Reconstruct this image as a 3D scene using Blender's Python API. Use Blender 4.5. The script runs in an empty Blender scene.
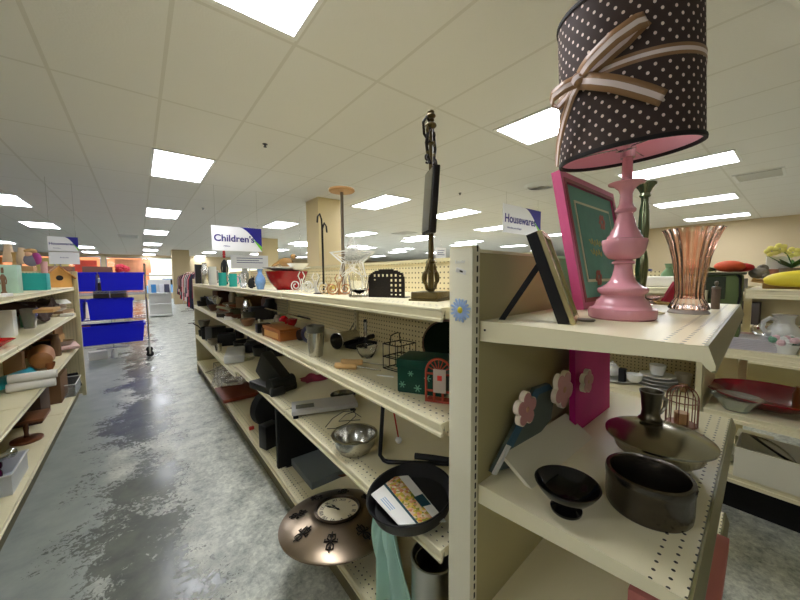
import bpy, bmesh, math, random
from mathutils import Vector, Matrix, Euler
random.seed(7)
PI=math.pi; H=1.42; CEIL=2.90
scene=bpy.context.scene; COL=scene.collection
# ------------------------------------------------------------------ camera
F=325.0
cy=Vector((138-400,278-300,F)).normalized()
cz=Vector((1,-.008,0)).cross(cy).normalized()
if cz.y>0: cz=-cz
cx=cy.cross(cz)
R=Matrix((cx,cy,cz))                      # rows: world axes in camera space (x right, y down, z forward)
def ray(px,py): return R@Vector((px-400,py-300,F))
def at(px,py,z=None,X=None,Y=None):       # where a sight line meets a plane; z is above the floor
    r=ray(px,py)
    k=(z-H)/r.z if z is not None else (X/r.x if X is not None else Y/r.y)
    p=r*k; return Vector((p.x,p.y,p.z+H)), k   # k = metres per pixel there
cam=bpy.data.cameras.new('camera'); co=bpy.data.objects.new('camera',cam); COL.objects.link(co)
cam.lens=F/800*36; cam.sensor_width=36; cam.clip_start=.02; cam.clip_end=200
m=Matrix(((R[0][0],-R[0][1],-R[0][2]),(R[1][0],-R[1][1],-R[1][2]),(R[2][0],-R[2][1],-R[2][2]))).to_4x4()
m.translation=Vector((0,0,H)); co.matrix_world=m; scene.camera=co
vs=scene.view_settings; vs.view_transform='Standard'; vs.look='None'; vs.gamma=1; vs.exposure=0.08
scene.view_settings.use_curve_mapping=False
# ------------------------------------------------------------------ materials
def lin(c):
    o=[]
    for v in c:
        v/=255; o.append(v/12.92 if v<=.04045 else ((v+.055)/1.055)**2.4)
    return (*o,1)
MATS={}
def mat(name,c=(200,200,200),rough=.5,metal=0,trans=0,ior=1.45,spec=.5,emis=0,var=0,vscale=8,bump=0,bscale=60,alpha=1,coat=0):
    if name in MATS: return MATS[name]
    m=bpy.data.materials.new(name); m.use_nodes=True; nt=m.node_tree; b=nt.nodes['Principled BSDF']
    b.inputs['Base Color'].default_value=lin(c); b.inputs['Roughness'].default_value=rough
    b.inputs['Metallic'].default_value=metal; b.inputs['Transmission Weight'].default_value=trans
    b.inputs['IOR'].default_value=ior; b.inputs['Specular IOR Level'].default_value=spec
    b.inputs['Alpha'].default_value=alpha; b.inputs['Coat Weight'].default_value=coat
    if emis:
        b.inputs['Emission Color'].default_value=lin(c); b.inputs['Emission Strength'].default_value=emis
    tc=nt.nodes.new('ShaderNodeTexCoord')
    if var:
        n=nt.nodes.new('ShaderNodeTexNoise'); n.inputs['Scale'].default_value=vscale; n.inputs['Detail'].default_value=5
        nt.links.new(tc.outputs['Object'],n.inputs['Vector'])
        mx=nt.nodes.new('ShaderNodeMix'); mx.data_type='RGBA'
        cl=lin(c); mx.inputs[6].default_value=tuple(v*(1-var) for v in cl[:3])+(1,); mx.inputs[7].default_value=tuple(min(1,v*(1+var)) for v in cl[:3])+(1,)
        nt.links.new(n.outputs['Fac'],mx.inputs[0]); nt.links.new(mx.outputs[2],b.inputs['Base Color'])
    if bump:
        n=nt.nodes.new('ShaderNodeTexNoise'); n.inputs['Scale'].default_value=bscale
        nt.links.new(tc.outputs['Object'],n.inputs['Vector'])
        bp=nt.nodes.new('ShaderNodeBump'); bp.inputs['Strength'].default_value=bump; bp.inputs['Distance'].default_value=.004
        nt.links.new(n.outputs['Fac'],bp.inputs['Height']); nt.links.new(bp.outputs['Normal'],b.inputs['Normal'])
    MATS[name]=m; return m
def N(nt,t,**k):
    n=nt.nodes.new(t)
    for a,v in k.items(): setattr(n,a,v)
    return n
def MA(nt,op,a,b=None,c=None):
    n=nt.nodes.new('ShaderNodeMath'); n.operation=op
    for i,v in enumerate((a,b,c)):
        if v is None: continue
        if isinstance(v,(int,float)): n.inputs[i].default_value=v
        else: nt.links.new(v,n.inputs[i])
    return n.outputs[0]
def dotmat(name,c,axes,pitch,rad,band=None,dark=(45,42,32),rough=.45):
    """painted metal or board drilled with small round holes in a square grid"""
    m=mat(name,c,rough); nt=m.node_tree; b=nt.nodes['Principled BSDF']
    tc=N(nt,'ShaderNodeTexCoord'); sp=N(nt,'ShaderNodeSeparateXYZ'); nt.links.new(tc.outputs['Object'],sp.inputs[0])
    d=[]
    for a in axes:
        f=MA(nt,'FRACT',MA(nt,'DIVIDE',sp.outputs[a],pitch)); f=MA(nt,'MULTIPLY',MA(nt,'SUBTRACT',f,.5),pitch); d.append(MA(nt,'MULTIPLY',f,f))
    r=MA(nt,'SQRT',MA(nt,'ADD',d[0],d[1])); k=MA(nt,'LESS_THAN',r,rad)
    if band:
        ax,lo,hi=band
        k=MA(nt,'MULTIPLY',k,MA(nt,'MULTIPLY',MA(nt,'GREATER_THAN',sp.outputs[ax],lo),MA(nt,'LESS_THAN',sp.outputs[ax],hi)))
    mx=N(nt,'ShaderNodeMix',data_type='RGBA'); nt.links.new(k,mx.inputs[0]); mx.inputs[6].default_value=lin(c); mx.inputs[7].default_value=lin(dark)
    nt.links.new(mx.outputs[2],b.inputs['Base Color']); return m
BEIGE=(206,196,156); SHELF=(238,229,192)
M_be=mat('gondola_beige',BEIGE,.42); M_up=mat('upright_lit_beige',(234,228,200),.4); M_pan=mat('end_panel_shaded_beige',(186,176,128),.45); M_sh=mat('shelf_cream',SHELF,.35)  # end-cap beige: light put into the upright colour, shade into the panel colour
M_peg=dotmat('pegboard',(222,208,164),(1,2),.0254,.0042,rough=.6)
M_pegx=dotmat('pegboard_end',(212,202,166),(0,2),.0254,.0042,rough=.6)
M_shp=dotmat('shelf_holes_left',SHELF,(0,1),.0254,.0036,(0,.012,.064),rough=.35)
M_shy=dotmat('shelf_holes_front',SHELF,(0,1),.0254,.0034,(1,-.420,-.346),rough=.35)
M_dark=mat('dark_slot',(35,32,22),.7); M_lip=mat('price_channel_olive',(132,126,84),.35)
M_blk=mat('black_plastic',(16,16,18),.35); M_blkm=mat('black_matte',(20,20,21),.7); M_blkg=mat('black_gloss',(12,11,12),.12)
M_steel=mat('brushed_steel',(200,198,190),.22,1); M_steeld=mat('dull_pewter',(150,145,130),.33,1,var=.15,vscale=20)
M_chrome=mat('chrome',(215,215,215),.12,1)
M_iron=mat('wrought_iron',(38,32,26),.45,.6,bump=.5,bscale=150); M_bronze=mat('aged_bronze',(95,82,50),.35,.8,var=.4,vscale=40,bump=.5,bscale=120)
M_white=mat('white_paint',(232,232,228),.4); M_wglz=mat('white_glaze',(235,235,230),.12)
M_wood=mat('light_wood',(200,155,95),.45,var=.2,vscale=12); M_woodd=mat('dark_wood',(112,66,38),.35,var=.3,vscale=14); M_woodm=mat('mid_wood',(165,112,62),.4,var=.25,vscale=10)
M_glass=mat('clear_glass',(250,250,250),.03,0,1,1.45)
M_red=mat('red_glaze',(150,16,22),.15); M_pink=mat('pink_gloss_paint',(228,158,168),.22,coat=.4)
M_blue=mat('blue_plastic',(6,18,205),.35); M_teal=mat('teal_card',(30,165,160),.5); M_paper=mat('white_paper',(240,238,230),.6)
M_light=mat('fixture_diffuser',(246,248,255),.5,emis=16.0)
# ------------------------------------------------------------------ mesh builder
class MB:
    def __init__(s): s.bm=bmesh.new(); s.mats=[]; s.M=Matrix.Identity(4)
    def mi(s,m):
        if m not in s.mats: s.mats.append(m)
        return s.mats.index(m)
    def _add(s,vs,fs,m,M=None):
        i=s.mi(m); T=s.M@(M if M else Matrix.Identity(4))
        bv=[s.bm.verts.new(T@Vector(v)) for v in vs]
        for f in fs:
            try:
                fc=s.bm.faces.new([bv[k] for k in f]); fc.material_index=i
            except ValueError: pass
        return s
    def box(s,x0,x1,y0,y1,z0,z1,m,M=None,bev=0):
        if not bev:
            v=[(x,y,z) for z in (z0,z1) for y in (y0,y1) for x in (x0,x1)]
            return s._add(v,[(0,2,3,1),(4,5,7,6),(0,1,5,4),(2,6,7,3),(0,4,6,2),(1,3,7,5)],m,M)
        b=bmesh.new(); bmesh.ops.create_cube(b,size=1)
        for v in b.verts: v.co=Vector(((x0+x1)/2+v.co.x*(x1-x0),(y0+y1)/2+v.co.y*(y1-y0),(z0+z1)/2+v.co.z*(z1-z0)))
        bmesh.ops.bevel(b,geom=b.edges[:],offset=bev,segments=2,affect='EDGES',profile=.6)
        b.verts.index_update(); vs=[v.co.copy() for v in b.verts]; fs=[[v.index for v in f.verts] for f in b.faces]; b.free()
        return s._add(vs,fs,m,M)
    def lathe(s,prof,m,n=32,M=None,fl=None,sx=1,sy=1,closed=False):
        vs=[];fs=[]
        P=len(prof)
        for r,z in prof:
            for k in range(n):
                a=2*PI*k/n; q=r*(fl(a,z) if fl else 1); vs.append((q*math.cos(a)*sx,q*math.sin(a)*sy,z))
        R_=P if closed else P-1
        for i in range(R_):
            j=(i+1)%P
            for k in range(n):
                k2=(k+1)%n; fs.append((i*n+k,i*n+k2,j*n+k2,j*n+k))
        if not closed:
            if prof[0][0]>1e-6: fs.append(tuple(reversed(range(n))))
            if prof[-1][0]>1e-6: fs.append(tuple((P-1)*n+k for k in range(n)))
        return s._add(vs,fs,m,M)
    def cyl(s,p0,p1,r,m,r1=None,n=16):
        p0=Vector(p0);p1=Vector(p1); d=p1-p0; q=d.to_track_quat('Z','Y').to_matrix().to_4x4(); q.translation=p0
        return s.lathe([(r,0),(r if r1 is None else r1,d.length)],m,n,q)
    def tube(s,pts,r,m,n=8,closed=False,flat=1):
        pts=[Vector(p) for p in pts]; L=len(pts); vs=[];fs=[]; up=None
        for i,p in enumerate(pts):
            a=pts[(i-1)%L] if (closed or i>0) else p; b=pts[(i+1)%L] if (closed or i<L-1) else p
            t=(b-a).normalized()
            if up is None: up=t.orthogonal().normalized()
            up=(up-t*up.dot(t)).normalized(); w=t.cross(up)
            rr=r[i] if isinstance(r,(list,tuple)) else r
            for k in range(n):
                an=2*PI*k/n; vs.append(p+up*math.cos(an)*rr+w*math.sin(an)*rr*flat)
        for i in range(L if closed else L-1):
            j=(i+1)%L
            for k in range(n):
                k2=(k+1)%n; fs.append((i*n+k,i*n+k2,j*n+k2,j*n+k))
        if not closed: fs.append(tuple(reversed(range(n)))); fs.append(tuple((L-1)*n+k for k in range(n)))
        return s._add(vs,fs,m)
    def prism(s,pts,t0,t1,m,M=None):
        """outline in local XY extruded along Z"""
        n=len(pts); vs=[(x,y,t0) for x,y in pts]+[(x,y,t1) for x,y in pts]
        fs=[tuple(reversed(range(n))),tuple(range(n,2*n))]+[(i,(i+1)%n,n+(i+1)%n,n+i) for i in range(n)]
        return s._add(vs,fs,m,M)
    def sph(s,c,r,m,n=16,sc=(1,1,1)):
        prof=[(max(0,math.sin(PI*i/(n//2)))*1,-math.cos(PI*i/(n//2))) for i in range(n//2+1)]
        prof[0]=(0,-1);prof[-1]=(0,1)
        M=Matrix.Translation(c)@Matrix.Diagonal((r*sc[0],r*sc[1],r*sc[2],1))
        return s.lathe(prof,m,n,M)
    def grid(s,fn,nu,nv,m,M=None):
        vs=[fn(i/nu,j/nv) for j in range(nv+1) for i in range(nu+1)]
        fs=[(j*(nu+1)+i,j*(nu+1)+i+1,(j+1)*(nu+1)+i+1,(j+1)*(nu+1)+i) for j in range(nv) for i in range(nu)]
        return s._add(vs,fs,m,M)
    def build(s,name,parent=None,loc=(0,0,0),rot=(0,0,0),smooth=True,thick=0,sub=0):
        me=bpy.data.meshes.new(name)
        bmesh.ops.remove_doubles(s.bm,verts=s.bm.verts[:],dist=1e-6)
        bmesh.ops.recalc_face_normals(s.bm,faces=s.bm.faces[:]); s.bm.to_mesh(me); s.bm.free()
        for m in s.mats: me.materials.append(m)
        o=bpy.data.objects.new(name,me); COL.objects.link(o); o.location=loc; o.rotation_euler=rot
        if smooth:
            me.polygons.foreach_set('use_smooth',[True]*len(me.polygons)); me.set_sharp_from_angle(angle=math.radians(38))
        if thick:
            md=o.modifiers.new('s','SOLIDIFY'); md.thickness=thick; md.offset=0
        if sub: md=o.modifiers.new('u','SUBSURF'); md.levels=sub; md.render_levels=sub
        if parent: o.parent=parent
        return o
def RX(a): return Matrix.Rotation(a,4,'X')
def RY(a): return Matrix.Rotation(a,4,'Y')
def RZ(a): return Matrix.Rotation(a,4,'Z')
def TR(x,y,z): return Matrix.Translation((x,y,z))
def tag(o,label,cat,group=None):
    o['label']=label; o['category']=cat
    if group: o['group']=group
    return o
def T(name,label,cat,loc,rz=0,group=None,rot=None):
    o=bpy.data.objects.new(name,None); COL.objects.link(o); o.empty_display_size=.05
    o.location=loc; o.rotation_euler=rot if rot else (0,0,rz); return tag(o,label,cat,group)
def struct(o): o['kind']='structure'; return o
def copy_tree(root,loc,rz,label,group=None,name=None):
    r=root.copy(); COL.objects.link(r); r.location=loc; r.rotation_euler=(0,0,rz); r['label']=label
    for ch in list(root.children):
        c=ch.copy(); COL.objects.link(c); c.parent=r
        for g in list(ch.children):
            d=g.copy(); COL.objects.link(d); d.parent=c
    return r
def text(s,size,m,parent,loc,rot,name='lettering',ext=.0008,align='CENTER',bold=0):
    cu=bpy.data.curves.new(name,'FONT'); cu.body=s; cu.size=size; cu.extrude=ext; cu.offset=size*bold; cu.align_x=align; cu.align_y='CENTER'
    ob=bpy.data.objects.new(name,cu); me=bpy.data.meshes.new_from_object(ob); bpy.data.objects.remove(ob)
    me.materials.clear(); me.materials.append(m); o=bpy.data.objects.new(name,me); COL.objects.link(o)
    o.location=loc; o.rotation_euler=rot
    if parent: o.parent=parent
    return o
def spiral(c,r0,r1,a0,a1,n,plane='YZ'):
    out=[]
    for i in range(n+1):
        t=i/n; r=r0+(r1-r0)*t; a=a0+(a1-a0)*t; u=r*math.cos(a); v=r*math.sin(a)
        out.append((c[0]+u,c[1],c[2]+v) if plane=='XZ' else (c[0],c[1]+u,c[2]+v))
    return out
# ------------------------------------------------------------------ setting
def floor_mat():
    m=mat('worn_concrete',(150,155,150),.4); nt=m.node_tree; b=nt.nodes['Principled BSDF']; L=nt.links.new
    tc=N(nt,'ShaderNodeTexCoord'); sp=N(nt,'ShaderNodeSeparateXYZ'); L(tc.outputs['Object'],sp.inputs[0])
    def noise(sc,det,dist=0,rough=.6):
        n=N(nt,'ShaderNodeTexNoise'); n.inputs['Scale'].default_value=sc; n.inputs['Detail'].default_value=det; n.inputs['Distortion'].default_value=dist; n.inputs['Roughness'].default_value=rough
        L(tc.outputs['Object'],n.inputs['Vector']); return n.outputs['Fac']
    big=noise(1.7,10,.25,.72); fine=noise(34,6,.5,.75); mid=noise(6,6,.2,.65)
    # bare dark patches follow the trodden middle of the aisle
    d=MA(nt,'ABSOLUTE',MA(nt,'ADD',sp.outputs[0],.06)); band=MA(nt,'MULTIPLY',MA(nt,'SUBTRACT',.30,d),.6)
    v=MA(nt,'ADD',MA(nt,'ADD',big,MA(nt,'MULTIPLY',MA(nt,'MAXIMUM',band,-.16),1)),MA(nt,'MULTIPLY',MA(nt,'SUBTRACT',fine,.5),.62))
    r=N(nt,'ShaderNodeValToRGB'); L(v,r.inputs[0]); e=r.color_ramp.elements
    e[0].position=.555; e[0].color=(0,0,0,1); e[1].position=.59; e[1].color=(1,1,1,1)
    c1=N(nt,'ShaderNodeValToRGB'); L(MA(nt,'ADD',MA(nt,'MULTIPLY',mid,.5),MA(nt,'MULTIPLY',fine,.5)),c1.inputs[0]); e=c1.color_ramp.elements
    e[0].position=.36; e[0].color=lin((118,124,116)); e[1].position=.62; e[1].color=lin((232,234,220))
    c2=N(nt,'ShaderNodeValToRGB'); L(mid,c2.inputs[0]); e=c2.color_ramp.elements
    e[0].position=.3; e[0].color=lin((92,97,92)); e[1].position=.7; e[1].color=lin((122,125,116))
    mx=N(nt,'ShaderNodeMix',data_type='RGBA'); L(r.outputs[0],mx.inputs[0]); c3=N(nt,'ShaderNodeValToRGB'); L(mid,c3.inputs[0]); e=c3.color_ramp.elements
    e[0].position=.3; e[0].color=lin((136,144,138)); e[1].position=.7; e[1].color=lin((164,170,162))
    kf=MA(nt,'MULTIPLY',MA(nt,'SUBTRACT',MA(nt,'ADD',-.10,MA(nt,'MULTIPLY',MA(nt,'SUBTRACT',big,.5),.5)),sp.outputs[0]),6); kf=MA(nt,'MINIMUM',MA(nt,'MAXIMUM',kf,0),1)
    m2=N(nt,'ShaderNodeMix',data_type='RGBA'); L(kf,m2.inputs[0]); L(c1.outputs[0],m2.inputs[6]); L(c3.outputs[0],m2.inputs[7]); L(m2.outputs[2],mx.inputs[6]); L(c2.outputs[0],mx.inputs[7]); L(mx.outputs[2],b.inputs['Base Color'])
    L(MA(nt,'SUBTRACT',.36,MA(nt,'MULTIPLY',r.outputs[0],.17)),b.inputs['Roughness'])
    bp=N(nt,'ShaderNodeBump'); bp.inputs['Strength'].default_value=.25; bp.inputs['Distance'].default_value=.002; L(MA(nt,'SUBTRACT',fine,r.outputs[0]),bp.inputs['Height']); L(bp.outputs[0],b.inputs['Normal'])
    return m
def ceil_mat():
    m=mat('ceiling_tile',(228,226,220),.75); nt=m.node_tree; b=nt.nodes['Principled BSDF']; L=nt.links.new
    tc=N(nt,'ShaderNodeTexCoord'); sp=N(nt,'ShaderNodeSeparateXYZ'); L(tc.outputs['Object'],sp.inputs[0])
    def line(ax,off,p,w):
        f=MA(nt,'FRACT',MA(nt,'DIVIDE',MA(nt,'SUBTRACT',sp.outputs[ax],off),p)); f=MA(nt,'ABSOLUTE',MA(nt,'SUBTRACT',f,.5)); return MA(nt,'GREATER_THAN',f,.5-w/p/2)
    k=MA(nt,'MAXIMUM',line(0,.22,.64,.024),line(1,.82,1.305,.024))
    n=N(nt,'ShaderNodeTexNoise'); n.inputs['Scale'].default_value=70; n.inputs['Detail'].default_value=4; L(tc.outputs['Object'],n.inputs['Vector'])
    mx=N(nt,'ShaderNodeMix',data_type='RGBA'); L(k,mx.inputs[0]); mx.inputs[6].default_value=lin((228,226,220)); mx.inputs[7].default_value=lin((214,211,202)); L(mx.outputs[2],b.inputs['Base Color'])
    bp=N(nt,'ShaderNodeBump'); bp.inputs['Strength'].default_value=.3; bp.inputs['Distance'].default_value=.004; L(MA(nt,'SUBTRACT',n.outputs['Fac'],MA(nt,'MULTIPLY',k,1.5)),bp.inputs['Height']); L(bp.outputs[0],b.inputs['Normal'])
    return m
def slab(name,a,b,c,d,e,f,m): return struct(MB().box(a,b,c,d,e,f,m).build(name,smooth=False))
M_wall=mat('beige_wall_paint',(206,188,152),.7)
YF=27.0
slab('floor',-14,27,-6,YF,-.1,0,floor_mat())
slab('ceiling',-14,27,-6,YF,CEIL,CEIL+.12,ceil_mat())
slab('wall_left',-14.15,-14,-6,YF,0,CEIL,M_wall)
slab('wall_back',-14,27,-6.15,-6,0,CEIL,M_wall)
slab('wall_right_near',13.2,13.35,-6,4.4,0,CEIL,M_wall)
slab('wall_right_return',13.2,27,4.4,4.55,0,CEIL,M_wall)
slab('wall_right_far',27,27.15,4.4,YF,0,CEIL,M_wall)
# front wall with shop windows
w=MB(); xs=[(-8.5,-5.2),(-5.0,-1.7),(-1.5,2.0),(5.2,8.4)]
w.box(-14,-8.5,YF,YF+.15,0,CEIL,M_wall); w.box(8.4,27,YF,YF+.15,0,CEIL,M_wall)
w.box(-8.5,8.4,YF,YF+.15,2.75,CEIL,M_wall); w.box(-8.5,8.4,YF,YF+.15,0,.35,M_wall); w.box(2.0,5.2,YF,YF+.15,.35,2.75,M_wall)
for a in (-5.2,-1.7): w.box(a,a+.2,YF,YF+.15,.35,2.75,M_wall)
struct(w.build('wall_front',smooth=False))
M_al=mat('window_aluminium',(150,150,148),.35,.8)
for i,(a,b) in enumerate(xs):
    fr=MB()
    for z in (.35,1.55,2.69): fr.box(a,b,YF+.04,YF+.1,z,z+.06,M_al)
    for x in (a,(a+b)/2-.03,b-.06): fr.box(x,x+.06,YF+.045,YF+.095,.35,2.75,M_al)
    o=struct(fr.build('window_%d'%(i+1),smooth=False))
    MB().box(a+.02,b-.02,YF+.065,YF+.075,.4,2.72,M_glass).build('pane',o)
w=bpy.data.worlds.new('World'); scene.world=w; w.use_nodes=True; nt=w.node_tree
sky=N(nt,'ShaderNodeTexSky'); sky.sky_type='NISHITA'; sky.sun_elevation=math.radians(42); sky.sun_rotation=math.radians(200); sky.sun_disc=False
bg=nt.nodes['Background']; nt.links.new(sky.outputs[0],bg.inputs[0]); bg.inputs[1].default_value=.35
M_asph=mat('asphalt',(120,120,118),.9)
struct(MB().box(-40,50,YF+.2,90,-.2,-.1,M_asph).build('trim_1',smooth=False))
sun=bpy.data.lights.new('sun','SUN'); sun.energy=3; sun.angle=.01; so=bpy.data.objects.new('sun',sun); COL.objects.link(so); so.rotation_euler=(math.radians(50),0,math.radians(-25))
fb=MB().box(-26,1.0,46,52,-.1,6,mat('brick_orange',(226,140,86),.8,var=.2,vscale=1))
for x in range(-24,0,4): fb.box(x,x+1.6,45.96,45.999,1.0,2.6,mat('facade_glass',(90,100,110),.2))
tag(fb.build('brick_building'),'orange brick building across the street beyond the shop windows','building')
# posters hung in the shop windows
for i,(x0,x1,z0,z1,c,lb) in enumerate([(-7.6,-5.6,1.75,2.6,(235,120,40),'orange sale poster hanging high in the farthest left shop window'),(-4.4,-3.1,1.8,2.6,(250,205,130),'pale orange poster hanging in the shop window behind the blue bins'),(-2.9,-1.9,1.7,2.5,(215,70,50),'red poster hanging in the shop window left of the aisle end'),(-1.1,.7,1.75,2.6,(240,150,110),'salmon poster hanging in the shop window at the aisle end')]):
    o=MB().box(x0,x1,YF-.016,YF-.001,z0,z1,mat('poster%d'%i,c,.6,var=.5,vscale=2.5)).build('poster'); tag(o,lb,'poster')
# columns
pc=at(320,250,Y=5.8)[0].x
slab('trim_2',2.68,3.16,5.75,6.3,0,CEIL,mat('column_paint',(226,206,158),.6))
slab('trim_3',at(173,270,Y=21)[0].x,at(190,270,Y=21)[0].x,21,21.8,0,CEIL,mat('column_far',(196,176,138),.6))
slab('trim_4',at(263,262,Y=13)[0].x,at(272,262,Y=13)[0].x+.25,13,13.6,0,CEIL,mat('column_paint'))
# ------------------------------------------------------------------ ceiling fixtures
def fixture(x,y,label,sx=.61,sy=1.22):
    t=T('ceiling_light',label,'ceiling light',(x,y,CEIL-.001),0,'recessed ceiling troffers')
    f=MB(); f.box(-sx/2-.02,sx/2+.02,-sy/2-.02,-sy/2+.008,-.012,0,M_white); f.box(-sx/2-.02,sx/2+.02,sy/2-.008,sy/2+.02,-.012,0,M_white)
    f.box(-sx/2-.02,-sx/2+.008,-sy/2+.008,sy/2-.008,-.012,0,M_white); f.box(sx/2-.008,sx/2+.02,-sy/2+.008,sy/2-.008,-.012,0,M_white)
    f.build('frame',t,smooth=False)
    MB().box(-sx/2+.008,sx/2-.008,-sy/2+.008,sy/2-.008,-.008,-.001,M_light).build('diffuser',t,smooth=False)
    return t
f0=fixture(.525,1.44,'large ceiling light cut off by the top edge above the aisle')
L_=[(.525,5.36,'ceiling light over the aisle, second nearest in its row'),(.525,9.35,'ceiling light over the aisle, third in its row')]
for px,py,lb in [(156,232.5,'ceiling light over the aisle, fourth in its row'),(152.5,244,'ceiling light over the aisle, fifth in its row'),(150.5,250,'ceiling light over the aisle, sixth in its row'),(149,254.5,'ceiling light over the aisle, seventh in its row'),(148,258,'ceiling light over the aisle end, smallest of its row'),
    (0,199,'ceiling light cut by the left edge above the left shelves'),(41,225,'long ceiling light above the left sign, just right of the cut one'),(1,242,'small ceiling light at the left edge near the top shelf'),(85,247,'small ceiling light just right of the left hanging sign'),(90,252,'smaller ceiling light below and right of the left sign'),(97,256,'smallest of the three ceiling lights right of the left sign'),(41,254,'ceiling light peeking between the lampshades and left sign'),
    (280,225,'ceiling light just right of the children\'s sign'),(280,250,'small ceiling light under the one beside the children\'s sign'),(280,259.5,'tiny ceiling light above the red bowl'),(305,245,'ceiling light partly behind the beige column'),(301,257,'tiny ceiling light low beside the beige column'),(209,252.5,'small ceiling light under the left end of the children\'s sign'),(200,256.5,'smaller ceiling light left of and below the children\'s sign'),(257,254,'tiny ceiling light under the right end of the children\'s sign'),
    (380,202.5,'ceiling light between the round topped pole and the iron stand'),(361,234,'ceiling light just above the wire star'),(366,248,'small ceiling light behind the wire star'),(397,252,'small ceiling light above the blue boxes'),(415,240,'ceiling light just left of the iron stand'),(453,214,'ceiling light just right of the iron stand panel'),(463,244.5,'small ceiling light above the end unit upright'),(495,228,'ceiling light partly behind the housewares sign'),(553,235,'ceiling light between the black easel frame and the pink picture frame'),
    (675,168,'long bright ceiling light right of the lamp neck'),(694,201,'long ceiling light in the middle of the three on the right'),(716,217,'lowest of the three long ceiling lights on the right')]:
    p,_=at(px,py,z=CEIL); L_.append((p.x,p.y,lb))
L_.append((3.22,1.44,'bright ceiling light partly hidden behind the polka dot lampshade'))
for i,(x,y,lb) in enumerate(L_): copy_tree(f0,(x,y,CEIL-.001),0,lb)
for x in (-8.6,-2.4,9.0):                       # lamps outside the picture
    for y in (-2.6,):
        copy_tree(f0,(x,y,CEIL-.001),0,'ceiling light in the row behind the viewer')
for x,y in [(5.6,14),(8.5,9.4),(8.5,14),(11.5,9.4),(11.5,14),(15,9.4),(15,15),(19,10),(19,16),(8.5,19),(14,20)]: copy_tree(f0,(x,y,CEIL-.001),0,'tiny distant ceiling light above the shelves between iron stand and pink picture frame')
for x,y in [(-2.5,1.44),(-5.4,1.44),(-8.6,1.44),(-5.2,5.4),(-8.4,5.4),(-8.4,9.4)]: copy_tree(f0,(x,y,CEIL-.001),0,'ceiling light left of the picture')
# ceiling vents, sprinklers
def vent(px,py,sx,sy,rz,label,round_=False):
    p,_=at(px,py,z=CEIL); t=T('ceiling_vent',label,'air vent',(p.x,p.y,CEIL),rz)
    if round_:
        for r in (.27,.19,.11): 
            MB().lathe([(r,-.004),(r-.05,-.03),(r-.06,-.03),(r-.012,0)],M_white,32,closed=True).build('ring',t)
        return
    f=MB(); 
    for a,b,c,d in ((-sx,sx,-sy,-sy+.03),(-sx,sx,sy-.03,sy),(-sx,-sx+.03,-sy+.03,sy-.03),(sx-.03,sx,-sy+.03,sy-.03)): f.box(a,b,c,d,-.012,0,M_white)
    f.build('frame',t); MB().box(-sx+.03,sx-.03,-sy+.03,sy-.03,-.002,-.001,M_dark).build('duct_opening',t)
    g=MB()
    for k in range(int(2*(sy-.03)/.05)):
        y=-sy+.055+k*.05; g.box(-sx+.03,sx-.03,y-.011,y+.011,-.014,-.004,M_white)
    g.build('louvre',t)
vent(759,175,.26,.30,PI/2,'slatted air vent in the ceiling at upper right')
vent(541,185,.3,.3,0,'round ceiling diffuser left of the pink frame',True)
vent(128,236,.3,.4,0,'dark slatted vent in the ceiling over the blue bins')
vent(405,233,.3,.4,0,'small slatted ceiling vent left of the iron stand')
for px,py,lb in ((265,144,'small black sprinkler head in the ceiling above the aisle'),(203,208,'tiny sprinkler head in the ceiling above the children\'s sign'),(460,193,'tiny sprinkler head in the ceiling right of the iron stand')):
    p,_=at(px,py,z=CEIL); q=MB(); q.lathe([(.028,0),(.026,-.006),(.01,-.008),(.009,-.028),(.018,-.03),(.018,-.034),(0,-.034)],M_blk,16)
    tag(q.build('sprinkler_head',loc=(p.x,p.y,CEIL)),lb,'sprinkler')
# ------------------------------------------------------------------ gondola shelving
Z1,Z2,Z3,Z4=H-.085,H-.40,H-.765,H-1.235
def lipbox(mb,y0,y1,z,s=1,m=M_sh,h=.038):
    """front price channel, section in XZ, front at x=0 and the shelf towards +x*s"""
    pr=[(0,0),(-.003,-.003),(-.003,-.008),(.002,-.011),(.002,-.028),(-.004,-.031),(-.004,-h),(.004,-h),(.010,-.012),(.014,-.006),(.014,0)]
    M=Matrix(((s,0,0,0),(0,0,1,0),(0,1,0,z),(0,0,0,1)))
    mb.prism(pr,y0,y1,m,M)
XF=.62; XB=1.13
g=T('gondola_shelving','long cream pegboard gondola full of kitchenware right of the aisle','shelving unit',(XF,.59,0))
SEC=[0,1.25,2.5,3.75,5.0]
for i in range(4):
    a,b=SEC[i]+.004,SEC[i+1]-.004
    pb=MB().box(XB-XF-.012,XB-XF+.012,a,b,.16,H+.065,M_peg); pb.box(XB-XF-.02,XB-XF+.02,a,b,H+.065,H+.082,M_be); pb.build('back_panel',g,smooth=False)
    zz=[Z1,Z2,Z3 if i<2 else Z3-.075]
    for z in zz:
        s=MB(); s.box(.014,XB-XF-.014,a+.002,b-.002,-.012,0,M_shp); lipbox(s,a+.002,b-.002,0)
        for y in (a+.004,b-.007): s.prism([(.016,-.013),(.49,-.013),(.49,-.09),(.016,-.03)],y,y+.003,M_sh,Matrix(((1,0,0,0),(0,0,1,0),(0,1,0,0),(0,0,0,1))))
        s.build('shelf',g,loc=(0,0,z),smooth=False)
    s=MB(); s.box(.014,XB-XF-.014,a,b,-.012,0,M_shp); lipbox(s,a,b,0); s.build('base_shelf',g,loc=(0,0,Z4),smooth=False)
    MB().box(.035,.05,a,b,0.002,Z4-.012,mat('kick_grey',(120,112,84),.6)).build('kick_plate',g,smooth=False)
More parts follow.
